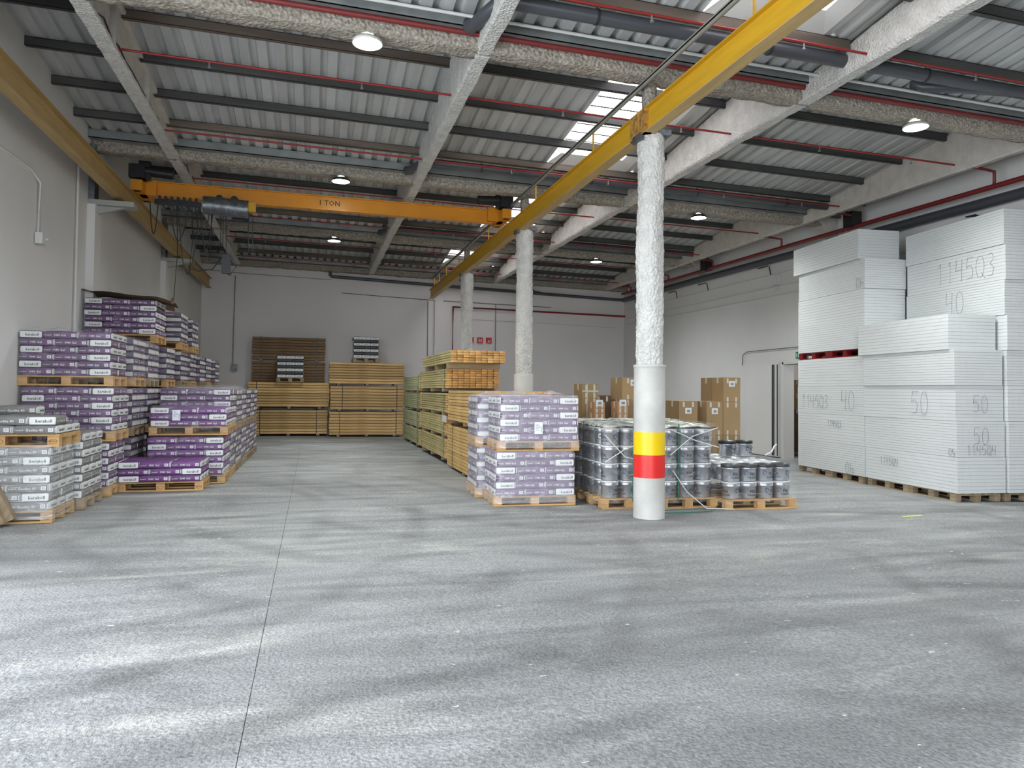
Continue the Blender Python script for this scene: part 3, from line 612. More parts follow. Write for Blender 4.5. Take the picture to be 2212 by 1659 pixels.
# ---------------------------------------------------------------- high-bay lamps
Ls = []
for (x, y) in ((.56, 8.56), (.47, 14.46), (.51, 20.36), (8.55, 8.56), (8.37, 14.46), (8.29, 20.36), (.5, 2.66), (8.5, 2.66)):
    if y < 3: continue
    z = 5.79-KR*x
    k = {8.56: 'nearest', 14.46: 'second', 20.36: 'third'}[y]
    t = thing('high_bay_lamp', f"lit round high-bay lamp under the {k} beam, {'left of' if x < 4 else 'right of'} the columns", 'lamp', (x, y, z), 0, 'round high-bay lamps')
    m_ = MB(); m_.lathe([(.05, .0), (.12, -.02), (.175, -.06), (.18, -.09), (.17, -.09)], 24); put('housing', m_.mesh('housing', [DARKM if y > 9 else WHITEP]), t)
    m_ = MB(); m_.lathe([(.17, -.088), (.05, -.093), (.0001, -.093)], 24); put('lens', m_.mesh('lens', [LAMP]), t)
    l = bpy.data.lights.new('lamp_light', 'SPOT'); l.energy = 780; l.spot_size = radians(150); l.spot_blend = 1; l.shadow_soft_size = .15; l.color = (.95, 1, .98)
    o = bpy.data.objects.new('lamp_light', l); COL.objects.link(o); o.location = (x, y, z-.12)

# ================================================================ PALLETS
def bx_mesh(nm, sx, sy, sz, m): mb = MB(); mb.box(-sx/2, -sy/2, 0, sx/2, sy/2, sz); return mb.mesh(nm, [m])
PM = {}
def pallet_meshes(m):
    if m.name in PM: return PM[m.name]
    blk = MB(); blk.box(-.06, -.05, 0, .06, .05, .078)
    PM[m.name] = dict(top=bx_mesh('top_board', 1.2, .12, .022, m), cross=bx_mesh('cross_board', .12, .8, .022, m), block=blk.mesh('block', [m]), bot=bx_mesh('bottom_board', 1.2, .10, .022, m))
    return PM[m.name]
def pallet(x, y, z, rz, label, m=PALW, group='wooden pallets under the loads', w_=1.2, d_=.8, stamp=False):
    p = pallet_meshes(m); t = thing('pallet', label, 'pallet', (x, y, z), rz, group)
    sc = (w_/1.2, d_/.8, 1)
    for yy in (-.35, 0, .35): put('bottom_board', p['bot'], t, (0, yy*d_/.8, 0), (0, 0, 0), (w_/1.2, 1, 1))
    for xx in (-.54, 0, .54):
        for yy in (-.35, 0, .35): put('block', p['block'], t, (xx*w_/1.2, yy*d_/.8, .022))
        put('cross_board', p['cross'], t, (xx*w_/1.2, 0, .10), (0, 0, 0), (1, d_/.8, 1))
    for yy in (-.34, -.17, 0, .17, .34): put('top_board', p['top'], t, (0, yy*d_/.8, .122), (0, 0, 0), (w_/1.2, .92, 1))
    if stamp:
        m_ = MB()
        for xx in (-.54, 0, .54):
            n = 14
            m_.add([((xx*w_/1.2)+.045*cos(2*pi*k/n)*q, -d_/2-.0015, .062+.026*sin(2*pi*k/n)*q) for q in (1, .85) for k in range(n)], [(k, (k+1) % n, n+(k+1) % n, n+k) for k in range(n)])
        add_text(m_, 'EUR', .03, lambda u, v: (-.54*w_/1.2+u, -d_/2-.0015, .062+v), 0); add_text(m_, 'EPAL', .026, lambda u, v: (.54*w_/1.2+u, -d_/2-.0015, .062+v), 0)
        put('burnt_stamp', m_.mesh('burnt_stamp', [STAMP]), t)
    return t
# ================================================================ SACKS
def sack_mesh(kind):
    L, W, H = .435, .288, .103; r = .028
    body, prod = {'purple': (PURPLE, 'H40 Gel'), 'muted': (MUTED, 'H40 Gel'), 'grey': (GREYS, 'Geolite 40'), 'dark': (DARKS, '')}[kind]
    mb = MB()
    def ax(D): h = D/2; return [-h, -h+r*.35, -h+r, -h*.4, h*.4, h-r, h-r*.35, h]
    xs, ys, zz = ax(L), ax(W), [-H/2, -H/2+r, 0, H/2-r, H/2]
    idx = {}
    def V(i, j, k):
        if (i, j, k) in idx: return idx[(i, j, k)]
        x, y, z = xs[i], ys[j], zz[k]
        c = Vector((max(-L/2+r, min(L/2-r, x)), max(-W/2+r, min(W/2-r, y)), max(-H/2+r, min(H/2-r, z)))); d = Vector((x, y, z))-c
        if d.length > 1e-6: d = d.normalized()*r
        p = c+d; u, v = 2*x/L, 2*y/W
        if z > 0: p.z += .016*(1-u*u)*(1-v*v)+.003*noise.noise(Vector((x*20, y*20, 1)))
        idx[(i, j, k)] = len(mb.v); mb.v.append((p.x, p.y, p.z+H/2)); return idx[(i, j, k)]
    nx, ny, nz = len(xs)-1, len(ys)-1, len(zz)-1
    def q(a, b, c, d, mi): mb.f.append((V(*a), V(*b), V(*c), V(*d))); mb.m.append(mi); mb.sm.append(True)
    for i in range(nx):
        for j in range(ny): q((i, j, 0), (i, j+1, 0), (i+1, j+1, 0), (i+1, j, 0), 0); q((i, j, nz), (i+1, j, nz), (i+1, j+1, nz), (i, j+1, nz), 0)
        for k in range(nz): q((i, 0, k), (i+1, 0, k), (i+1, 0, k+1), (i, 0, k+1), 0); q((i, ny, k), (i, ny, k+1), (i+1, ny, k+1), (i+1, ny, k), 0)
    for j in range(ny):
        for k in range(nz): q((0, j, k), (0, j, k+1), (0, j+1, k+1), (0, j+1, k), 1); q((nx, j, k), (nx, j+1, k), (nx, j+1, k+1), (nx, j, k+1), 1)
    zc = H/2; e = .0012
    if kind == 'dark':
        for s_ in (-1, 1):
            mb.add([(s_*(L/2+e), s_*y, zc+z) for y, z in ((-W*.40, -.028), (W*.40, -.028), (W*.40, .034), (-W*.40, .034))], [(0, 1, 2, 3)], 1)
            add_text(mb, 'kerakoll', .042, lambda u, v, s=s_: (s*(L/2+2*e), s*u, zc+.004+v), 2)
    else:
        for s_ in (-1, 1):
            mb.add([(s_*(L/2+e), s_*y, zc+z) for y, z in ((-W*.43, -.038), (W*.43, -.038), (W*.43, .038), (-W*.43, .038))], [(0, 1, 2, 3)], 1)
            add_text(mb, 'kerakoll', .052, lambda u, v, s=s_: (s*(L/2+2*e), s*(u+.018), zc-.004+v), 2)
            f = lambda u0, v0, s=s_: (lambda u, v: (-s*(-(u+u0)), -s*(W/2+e), zc+v+v0)) if s > 0 else (lambda u, v: (-(u+u0), (W/2+e), zc+v+v0))
            add_text(mb, 'kerakoll', .024, f(-.158, -.004), 3); add_text(mb, prod, .042, f(-.01, -.004), 3)
            g = f(.157, 0); mb.add([g(-.026, -.022), g(.026, -.022), g(.026, .022), g(-.026, .022)], [(0, 1, 2, 3)], 3)
            g2 = lambda u, v, s=s_: ((u+.157) if s > 0 else -(u+.157), -s*(W/2+2*e), zc+v); add_text(mb, '25', .034, g2, 0)
            g = f(.205, 0); mb.add([g(-.006, -.03), g(.002, -.03), g(.002, .03), g(-.006, .03)], [(0, 1, 2, 3)], 3)
    return mb.mesh(f'sack', [body, LABEL, INK, INKW])
SACK = {k: sack_mesh(k) for k in ('purple', 'muted', 'grey', 'dark')}
FAR = {'purple': MB(), 'grey': MB()}
def far_sack(kind, x, y, z, rz):
    L, W, H = .435, .288, .103; M = Matrix.Translation((x, y, z)) @ Matrix.Rotation(rz, 4, 'Z'); mb = FAR[kind]; c = .02
    pts = []
    for zz, ins in ((0, c), (c, 0), (H-c, 0), (H, c*1.3)):
        pts += [(-L/2+ins*.4, -W/2+ins, zz), (L/2-ins*.4, -W/2+ins, zz), (L/2-ins*.4, W/2-ins, zz), (-L/2+ins*.4, W/2-ins, zz)]
    pts = [M @ Vector(p) for p in pts]; o = len(mb.v); mb.v += [tuple(p) for p in pts]
    for lv in range(3):
        for k in range(4):
            mb.f.append((o+4*lv+k, o+4*lv+(k+1) % 4, o+4*lv+4+(k+1) % 4, o+4*lv+4+k)); mb.m.append(1 if (k % 2 == 1 and lv == 1) else 0); mb.sm.append(False)
    mb.f.append((o+12, o+13, o+14, o+15)); mb.m.append(0); mb.sm.append(False)
    # lighter text strip on the long sides
    for s_ in (-1, 1):
        v4 = [M @ Vector((u, s_*(W/2+.002), zz)) for u, zz in ((-.12, .042), (.08, .042), (.08, .060), (-.12, .060))]; mb.add(v4, [(0, 1, 2, 3)], 2)
ORD = ['lowest', 'second', 'third', 'fourth', 'fifth', 'sixth', 'seventh', 'eighth', 'ninth']
def layer_slots(flip, mode):
    """slots (x, y, rotated, tags); mode = which side is seen besides the front: 'L' or 'R'"""
    s = -1 if not flip else 1       # end column on the left or right
    out = []
    xc = s*(.58-.145)
    out.append((xc, -.217, True, 'front')); out.append((xc, .217, True, 'back'))
    x1 = s*(.58-.29-.2175); x2 = s*(.58-.29-.2175-.435)
    for xx in (x1, x2):
        for yy, nm in ((-.288, 'front'), (0, 'mid'), (.288, 'back')): out.append((xx, yy, False, nm))
    return out
def tier(kind, x, y, z, rz, layers, mode, phrase, start=0, indiv=True, pal=PALW, pal_label=None, film=None, full=False, skip=None, pallet_on=True, topfull=True, stamp=False, film_h=None):
    if pallet_on: pallet(x, y, z, rz, pal_label or f'wooden pallet under the {phrase}', pal, stamp=stamp)
    M = Matrix.Translation((x, y, z)) @ Matrix.Rotation(rz, 4, 'Z')
    for L_ in range(layers):
        flip = (L_+start) % 2 == 0
        for (sx, sy, rot, row) in layer_slots(flip, mode):
            side = (sx > .3 and mode == 'R') or (sx < -.3 and mode == 'L')
            if not (row == 'front' or side or (topfull and L_ == layers-1)): continue
            if skip and skip(L_, sx, sy): continue
            jx, jy, jr = random.uniform(-.007, .007), random.uniform(-.007, .007), random.uniform(-.02, .02)
            p = M @ Vector((sx+jx, sy+jy, .1445+L_*.1035)); a = rz+(pi/2 if rot else 0)+jr
            if indiv:
                col = {'purple': 'purple', 'grey': 'grey', 'dark': 'charcoal'}[kind]
                face = 'white end' if rot else 'long side'
                if row != 'front' and side: face = 'long side' if rot else 'white end'
                pos = {'front': 'front', 'mid': 'middle', 'back': 'back'}[row]+(' left' if sx < -.2 else ' right' if sx > .2 else ' centre')
                o = put('cement_sack' if kind == 'purple' else 'mortar_sack', SACK['muted' if kind == 'purple' and 'low pallet' not in phrase and 'open pallet' not in phrase else kind], None, p, (0, 0, a))
                tag(o, f'{col} sack, {face} out, {ORD[L_]} layer, {pos}, {phrase}', 'sack', f'{col} sacks in the {phrase}')
            else: far_sack(kind, p.x, p.y, p.z, a)
    if film: wrap(x, y, z+.05, rz, 1.185, .89, .144+layers*.1035-.05+(film_h or .02), film, f'clear stretch wrap around the {phrase}')
def wrap(x, y, z, rz, wx, wy, h, m, label, peak=.09, name='stretch_wrap', seed=None, flare=.025, nu=14, nh=9):
    sd = random.random()*50 if seed is None else seed; mb = MB(); per = []
    hx, hy, r = wx/2, wy/2, .06
    for k in range(4*nu):
        s_, t_ = divmod(k, nu); t_ = t_/nu
        c = [(-hx, -hy), (hx, -hy), (hx, hy), (-hx, hy)]; a, b = c[s_], c[(s_+1) % 4]
        px, py = a[0]+(b[0]-a[0])*t_, a[1]+(b[1]-a[1])*t_
        if t_ == 0: px *= (hx-.02)/hx; py *= (hy-.02)/hy
        per.append((px, py))
    n = len(per); vs = []
    for i in range(nh+1):
        zz = h*i/nh
        for (px, py) in per:
            q = Vector((px*5+sd, py*5, zz*11)); d = noise.noise(q)*.011; k = 1+(d+flare*max(0, 1-i/1.6))/max(hx, hy)
            if i == nh: k *= .985
            vs.append((px*k, py*k, zz))
    fs = [(i*n+k, i*n+(k+1) % n, (i+1)*n+(k+1) % n, (i+1)*n+k) for i in range(nh) for k in range(n)]
    mb.add(vs, fs, 0, True)
    # puckered top
    o = nh*n; rows = [[Vector(vs[o+k]) for k in range(n)]]
    for q_ in (.72, .42, .15):
        rows.append([Vector((p.x*q_, p.y*q_, h+.012+peak*max(0, noise.noise(Vector((p.x*q_*6+sd, p.y*q_*6, 3)))))) for p in rows[0]])
    tv = [p for rw in rows for p in rw]
    mb.add(tv, [(i*n+k, i*n+(k+1) % n, (i+1)*n+(k+1) % n, (i+1)*n+k) for i in range(3) for k in range(n)]+[tuple(range(3*n, 4*n))], 0, True)
    o = put(name, mb.mesh(name, [m]), None, (x, y, z), (0, 0, rz)); tag(o, label, 'plastic wrap', 'stretch wraps'); return o
def sheet_label(x, y, z, rz, label):
    t = thing('delivery_note', label, 'paper', (x, y, z), rz)
    m_ = MB(); m_.box(-.06, -.003, -.085, .06, 0, .085); put('sheet', m_.mesh('sheet', [PAPER]), t)
    m_ = MB()
    for i in range(5): m_.box(-.045, -.005, .05-i*.02, .02+.02*((i*7) % 3-1), -.0035, .056-i*.02)
    for i in range(6): m_.box(.035, -.005, -.06+i*.014, .05, -.0035, -.053+i*.014)
    put('print', m_.mesh('print', [INKG]), t)

# --- front purple pallets right of the aisle (F)
xF, yF = 3.09, 10.16; a = radians(-3)
tier('purple', xF, yF, fz(xF), a, 6, 'L', 'bottom load nearest timber', start=0, film=FILMH, film_h=.01)
tier('purple', xF+.05, yF, fz(xF)+.775, a, 6, 'L', 'top load nearest timber', start=1, film=FILMH, film_h=.03)
sheet_label(xF+.0, yF-.47, fz(xF)+.775+.33, a, 'white delivery note on the front of the top purple load')
for q in range(2):
    x, y = xF-.06, yF+.93
    tier('purple', x, y, fz(x)+.775*q, a, 6, 'L', ('bottom', 'top')[q]+' load second from the aisle end', start=q, indiv=False, film=FILMH, film_h=.02)
# --- low open pallet (M0) and the loads behind it
x, y = -2.20, 12.36
tier('purple', x, y, fz(x), 0, 3, 'R', 'low open pallet', start=1, stamp=True)
x, y = -1.98, 13.22
tier('purple', x, y, fz(x), 0, 6, 'R', 'load behind low pallet', start=1, film=FILM)
tier('purple', x+.03, y, fz(x)+.80, 0, 3, 'R', 'short load behind low pallet', start=1, film=FILM, film_h=.03)
sheet_label(x-.15, y-.475, fz(x)+1.13, 0, 'white delivery note on the short purple load behind the low pallet')
for i in range(6):
    x, y = -1.98+.01*i, 14.15+.93*i
    for q in range(2):
        tier('purple', x, y, fz(x)+.79*q, 0, 6, 'R', f"{('bottom', 'top')[q]} load, {ORD[i+1]} row by the aisle", start=i+q, indiv=(i == 0 and q == 1), film=FILM if i < 3 else None, pal=PALD if i else PALW, film_h=.04,
             pal_label=f"pallet under the {('bottom', 'top')[q]} aisle-side load, {ORD[i+1]} from the low open pallet")
# --- tall stacks along the left wall (S3 ...)
xs3 = -3.36
for q, nm in enumerate(('bottom', 'middle', 'top')):
    tier('purple', xs3+(.04 if q == 1 else 0), 11.86, fz(xs3)+.79*q, 0, 6, 'R', f'{nm} load of nearest wall stack', start=(1, 1, 0)[q], film=FILM, film_h=.02,
         skip=(lambda L_, sx, sy: sx < .3) if q == 0 else None)
rows = [(13.07, 3), (14.06, 3), (15.55, 3), (16.98, 3), (18.05, 3), (19.36, 3), (20.32, 3), (21.9, 3)]
for i, (y, nq) in enumerate(rows):
    for q in range(nq):
        x = xs3+.02+.02*i
        tier('purple', x, y, fz(x)+.79*q, 0, 6, 'R', f"{('bottom', 'middle', 'top')[q]} wall load, {ORD[i+1]} row", start=i+q, indiv=False, pal=PALD if (i+q) % 2 else PALW, film=FILM if q == 2 and i < 2 else None,
             pal_label=f"pallet under the {('bottom', 'middle', 'top')[q]} load of the {ORD[i+1]} stack along the left wall")
tier('purple', -3.30, 14.52, fz(-3.3)+2.37, 0, 6, 'R', 'cardboard-topped highest load', start=0)
sheet_label(-3.35, 14.52-.41, 2.37+.42, 0, 'white delivery note on the highest purple load')
for i, y in enumerate((16.65, 18.15)):
    tier('purple', -3.24, y, fz(-3.3)+2.37, 0, 6, 'R', f'fourth-tier load {i}', start=i, indiv=False, pal_label=('pallet under the second of the three highest loads', 'pallet under the farthest of the three highest loads')[i])
m_ = MB(); nx_, ny_ = 14, 6; vs = []
for sgn in (0, 1):
    for i in range(nx_+1):
        for j in range(ny_+1):
            u = i/nx_; vs.append((-.70+1.5*u, -.46+.92*j/ny_, .03*(sin(u*7)+sin(j*1.3+u*3))+(.10*(1-u*8) if u < .125 else 0)-(.10*(u-.75)*4*(u-.75)*4 if u > .75 else 0)+.006*sgn))
n1 = (nx_+1)*(ny_+1)
fs = [(i*(ny_+1)+j, (i+1)*(ny_+1)+j, (i+1)*(ny_+1)+j+1, i*(ny_+1)+j+1) for i in range(nx_) for j in range(ny_)]
m_.add(vs, fs+[tuple(n1+k for k in reversed(f)) for f in fs], 0)
tag(put('cardboard_sheet', m_.mesh('cardboard_sheet', [CARDD]), None, (-3.30, 14.5, 2.37+.144+6*.1035+.09)), 'curled dark cardboard sheet on top of the highest purple load', 'cardboard')
m_ = MB(); m_.add([(0, 0, 0), (.2, .05, -.03), (.16, .03, .26), (.02, 0, .0), (.2, .056, -.03), (.16, .036, .26)], [(0, 1, 2), (5, 4, 3)]); tag(put('cardboard_flap', m_.mesh('cardboard_flap', [CARDD]), None, (-2.76, 14.9, 3.08)), 'torn cardboard flap at the right of the highest purple load', 'cardboard')
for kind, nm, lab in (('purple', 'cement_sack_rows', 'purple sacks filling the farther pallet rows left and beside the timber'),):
    tag(put(nm, FAR[kind].mesh(nm, [mat('film_greyed_purple_paper', (.20, .165, .235), .6, nscale=3, namt=.3), mat('aged_white_label', (.62, .61, .58), .6), mat('faded_print', (.50, .47, .52), .6)])), lab, 'sacks', None, 'stuff')  # purple greyed in the colour for film haze over these rows

# --- grey sacks, nearest left
x, y = -3.46, 9.80
tier('grey', x, y, fz(x), 0, 7, 'R', 'nearest wrapped grey load', start=1, film=FILMS, topfull=False, stamp=True)
pallet(x+.05, y, fz(x)+.872, 0, 'bright wooden pallet on top of the nearest grey load, carrying loose sacks', stamp=True)
tier('grey', x+.05, y, fz(x)+.872, 0, 2, 'R', 'loose pile nearest the camera', start=1, pallet_on=False, skip=lambda L_, sx, sy: L_ == 1 and sy > .2)
for (dx, dy, rr, lz, pos) in ((-.42, -.2, pi/2, 2, 'topmost at front left'), (-.42, .25, pi/2, 2, 'topmost at back left'), (-.02, .27, 0, 2, 'top layer at the back, beside the wall stack'), (-.44, .1, 0, 3, 'single highest one at far left')):
    o = put('mortar_sack', SACK['grey'], None, (x+.05+dx, y+dy, fz(x)+.872+.1445+.1035*lz), (0, 0, rr+.05)); tag(o, f'grey sack on the loose pile, {pos}', 'sack', 'grey sacks in the loose pile nearest the camera')
x, y = -3.38, 10.72
tier('grey', x, y, fz(x), 0, 8, 'R', 'second grey load', start=0, film=FILM, pal=PALD)
m_ = MB(); m_.box(-.05, -.05, 0, .05, .05, .9, 0, Matrix.Rotation(radians(38), 4, 'Y')); m_.box(.03, .03, 0, .12, .13, .9, 0, Matrix.Rotation(radians(38), 4, 'Y'))
tag(put('timber_offcut', m_.mesh('timber_offcut', [PALD]), None, (-3.30, 9.22, .06), (0, -1.12, 0)), 'short grey timber offcuts leaning at the lower left edge', 'timber')

# --- charcoal sacks on the far timber stacks
def dark_load(x, y, z, phrase):
    pallet(x, y, z, 0, f'small pallet under the charcoal sacks {phrase}', PALD, w_=.84, d_=.8)
    for L_ in range(7):
        if L_ % 2 == 0: sl = [(dx, -.2, pi/2) for dx in (-.28, 0, .28)]+([(dx, .23, pi/2) for dx in (-.28, 0, .28)] if L_ == 6 else [])
        else: sl = [(-.21, -.28, 0), (.21, -.28, 0)]
        for k, (dx, dy, rr) in enumerate(sl):
            o = put('mortar_sack', SACK['dark'], None, (x+dx, y+dy, z+.1445+L_*.1035), (0, 0, rr))
            tag(o, f"{'white-ended' if rr else 'charcoal-sided'} sack, {ORD[L_]} layer, {('front', 'back')[dy > 0]} {'left' if dx < -.1 else 'right' if dx > .1 else 'centre'}, {phrase}", 'sack', f'charcoal sacks {phrase}')

# ================================================================ TIMBER
PL = {}
def plank(axis, L, a, b, ms, key):
    k = (axis, round(L, 3), round(a, 3), round(b, 3), key)
    if k not in PL:
        mb = MB(); c = .004
        if axis == 'y': vs = lambda y: [(-a/2+c, y, 0), (a/2-c, y, 0), (a/2, y, c), (a/2, y, b-c), (a/2-c, y, b), (-a/2+c, y, b), (-a/2, y, b-c), (-a/2, y, c)]
        else: vs = lambda x: [(x, -a/2+c, 0), (x, a/2-c, 0), (x, a/2, c), (x, a/2, b-c), (x, a/2-c, b), (x, -a/2+c, b), (x, -a/2, b-c), (x, -a/2, c)]
        o = 0; mb.add(vs(-L/2)+vs(L/2), [(i, (i+1) % 8, 8+(i+1) % 8, 8+i) for i in range(8)], 0)
        mb.add(vs(-L/2), [tuple(reversed(range(8)))], 1); mb.add(vs(L/2), [tuple(range(8))], 1)
        PL[k] = mb.mesh('plank', list(ms))
    return PL[k]
def pack(x, y, z, axis, L, nw, nh, a, b, ms, key, label, group, straps=(.2, .8), grid='shell', bearers=True, rz=0, gap=.007, bh=.07, uneven=0):
    """timber pack: nw planks across (pitch a), nh rows (pitch b); axis = direction of the planks; x,y,z = bottom centre"""
    t = thing('timber_pack', label, 'timber', (x, y, z), rz, group); W = nw*a; H = nh*b
    z0 = bh if bearers else 0
    gap = .013 if key in ('back', 'brown') else gap
    me = plank(axis, L, a-gap, b-gap, ms, key)
    for j in range(nh):
        for i in range(nw):
            ends = i in (0, nw-1) or j == nh-1
            if grid == 'shell' and not ends: continue
            u = -W/2+a*(i+.5); jl = random.uniform(-.012, .012) if not uneven else random.uniform(-uneven, uneven)
            u += random.uniform(-.010, .002)*(1 if i == 0 else -1 if i == nw-1 else 0)
            put('plank', me, t, (u, jl, z0+b*j) if axis == 'y' else (jl, u, z0+b*j))
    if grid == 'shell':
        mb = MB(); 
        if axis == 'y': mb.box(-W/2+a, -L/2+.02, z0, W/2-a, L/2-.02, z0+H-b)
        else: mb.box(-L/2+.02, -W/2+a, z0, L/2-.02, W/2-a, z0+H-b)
        put('inner_planks', mb.mesh('inner_planks', [mat('painted_shadow_timber', (.10, .065, .03), .9)]), t)  # core painted dark so the gaps between planks read as shaded
    if bearers:
        for s_ in (.12, .5, .88):
            mb = MB(); p = -L/2+L*s_
            if axis == 'y': mb.box(-W/2, p-.05, 0, W/2, p+.05, bh)
            else: mb.box(p-.05, -W/2, 0, p+.05, W/2, bh)
            put('bearer', mb.mesh('bearer', [PALD]), t)
    for s_ in straps:
        mb = MB(); p = -L/2+L*s_; e = .006; w2 = .011
        for (u0, u1, v0, v1) in ((-W/2-e, W/2+e, z0+H+.001, z0+H+e), (-W/2-e, -W/2-.001, z0-.004, z0+H+e), (W/2+.001, W/2+e, z0-.004, z0+H+e)):
            if axis == 'y': mb.box(u0, p-w2, v0, u1, p+w2, v1)
            else: mb.box(p-w2, u0, v0, p+w2, u1, v1)
        put('strap', mb.mesh('strap', [STRAPK]), t)
    return t
GB = 'timber packs across the far end'
# left far stack (front pair) and the brown packs behind it
wm = (W_BACK, W_END); wb_ = (W_BROWN, W_BROWN)
pack(-.76, 25.55, fz(-.76)+.02, 'x', 2.52, 6, 9, .12, .089, wm, 'back', 'lower pack of the far left timber stack, on the floor', GB, (.14, .86), bh=.06)
pack(-.75, 25.55, .93, 'x', 2.6, 6, 9, .12, .091, wm, 'back', 'upper pack of the far left timber stack, under charcoal sacks', GB, (.1,), bh=.07, uneven=.02)
for i in range(4):
    pack(-.80, 26.12, .04+i*.835, 'x', 2.42, 3, 8, .10, .098, wb_, 'brown', f"brown timber pack behind the far left stack, {('lowest', 'second', 'third', 'topmost')[i]}", GB, (.12, .88), bh=.05)
pack(1.80, 25.35, fz(1.8)+.02, 'x', 2.48, 7, 8, .12, .099, wm, 'back', 'lowest pack of the far right timber stack', GB, (.14, .9), bh=.05)
pack(1.82, 25.35, .87, 'x', 2.48, 7, 8, .12, .099, wm, 'back', 'middle pack of the far right timber stack', GB, (.16, .9), bh=.05)
pack(1.80, 25.35, 1.74, 'x', 2.52, 7, 8, .12, .091, wm, 'back', 'top pack of the far right timber stack, under charcoal sacks', GB, (), bh=.05)
dark_load(-.72, 25.38, 1.82, 'on the far left timber')
dark_load(1.74, 25.3, 2.52, 'on the far right timber')
# aisle timber, right of the aisle
GT = 'timber packs along the aisle'
tm = (W_TREAT, W_END); tg = (W_TREATG, W_END); ta = (W_GOLD, W_END)
XA = 2.78
z = fz(3.3)
pack(XA+.6, 13.45, z+.02, 'y', 3.3, 8, 13, .15, .064, ta, 'gold', 'lower amber timber pack behind the wrapped purple pallets', GT, (.14, .82), bh=.04)
pack(XA+.62, 13.5, z+.94, 'y', 3.35, 8, 10, .15, .062, ta, 'gold', 'upper amber timber pack behind the wrapped purple pallets', GT, (), bh=.07, uneven=.03)
zz = [.06, .56, 1.06]
for i in range(3):
    pack(XA+.62, 17.45, z+zz[i]+.01, 'y', 3.9, 9, 8, .13, .053, tm, 'treat', f"treated timber pack in the middle aisle stack, {('bottom', 'second', 'third')[i]}", GT, (.06, .9), bh=.075)
pack(XA+.60, 17.42, z+1.60, 'y', 4.1, 9, 8, .131, .053, tm, 'treat', 'treated timber pack with orange ends, second from the top of the middle aisle stack', GT, (.05, .92), grid='full', bh=.08, uneven=.02)
pack(XA+.60, 16.85, z+2.10, 'y', 4.0, 9, 5, .131, .053, tm, 'treat', 'small loose topmost timber pack of the middle aisle stack', GT, (), grid='full', bh=.12, uneven=.04)
zz = [.04, .52, 1.04, 1.55]
for i in range(4):
    pack(XA+.66, 21.85, z+zz[i], 'y', 3.6, 8, 8, .14, .053, tg, 'treatg', f"pale green timber pack in the far aisle stack, {('bottom', 'second', 'third', 'top')[i]}", GT, (.06, .93), bh=.065)
# paper tag hanging on the pack corner, and brown packs beyond
t = thing('pack_tag', 'white plastic tag hanging at the corner of the middle aisle timber', 'tag', (2.79, 15.35, 1.0)); m_ = MB(); m_.box(-.02, -.06, -.09, .0, .36, .05); put('tag_sheet', m_.mesh('tag_sheet', [WHITEP]), t)
pack(5.1, 16.6, fz(5)+.02, 'y', 2.4, 8, 10, .15, .15, wb_, 'brown', 'long dark brown pack standing beyond the wrapped purple pallets', GT, ())
pack(4.4, 14.9+2.6, fz(5)+1.56, 'y', 2.0, 8, 1, .13, .045, ta, 'gold', 'thin layer of amber boards on the brown pack behind the middle column', GT, (), bearers=False)

# ================================================================ PAILS
def pail_parts(lid):
    r0, r1, h = .118, .131, .232
    b = MB(); b.lathe([(.0001, 0), (r0, 0), (r0+.003, .01), (r1-.006, h-.055), (r1+.002, h-.05), (r1+.002, h-.04), (r1-.004, h-.034), (r1, h-.006), (r1+.004, h)], 24)
    for (ang, txts) in ((-pi/2, (('FIX', .06, .105, 1), ('Asphaltfix', .036, .06, 1))), (pi/5, (('FIX', .06, .105, 1), ('Asphaltfix', .036, .06, 1)))):
        for s_, sz, zc, mi in txts:
            add_text(b, s_, sz, (lambda a0, z0: (lambda u, v: ((r0+.0015+(r1-r0)*(z0+v)/h)*cos(a0+(u+.01)/.123), (r0+.0015+(r1-r0)*(z0+v)/h)*sin(a0+(u+.01)/.123), z0+v)))(ang, zc), mi)
        n = 16; vs = []
        for q in (1, .62):
            for k in range(n): 
                u, v = -.085+.032*q*cos(2*pi*k/n), .118+.032*q*sin(2*pi*k/n); rr = r0+.002+(r1-r0)*v/h; vs.append((rr*cos(ang+u/.123), rr*sin(ang+u/.123), v))
        b.add(vs, [(k, (k+1) % n, n+(k+1) % n, n+k) for k in range(n-3)], 2)
    l = MB(); lm = BLACK if lid == 'black' else PAILL
    l.lathe([(.0001, h+.004), (r1-.02, h+.004), (r1-.012, h+.012), (r1+.006, h+.012), (r1+.008, h-.012 if lid == 'silver' else h-.03), (r1+.003, h-.012 if lid == 'silver' else h-.03)], 24)
    hd = MB(); hd.tube([((r1+.006)*cos(k/8*pi), -(r1+.012)*sin(k/8*pi)*.98-.0, h-.05-.055*sin(k/8*pi)) for k in range(9)], .003, 5)
    return b.mesh('body', [PAIL, INK, PAILB]), l.mesh('lid', [lm]), hd.mesh('handle', [DARKM])
PP = {k: pail_parts(k) for k in ('silver', 'black')}
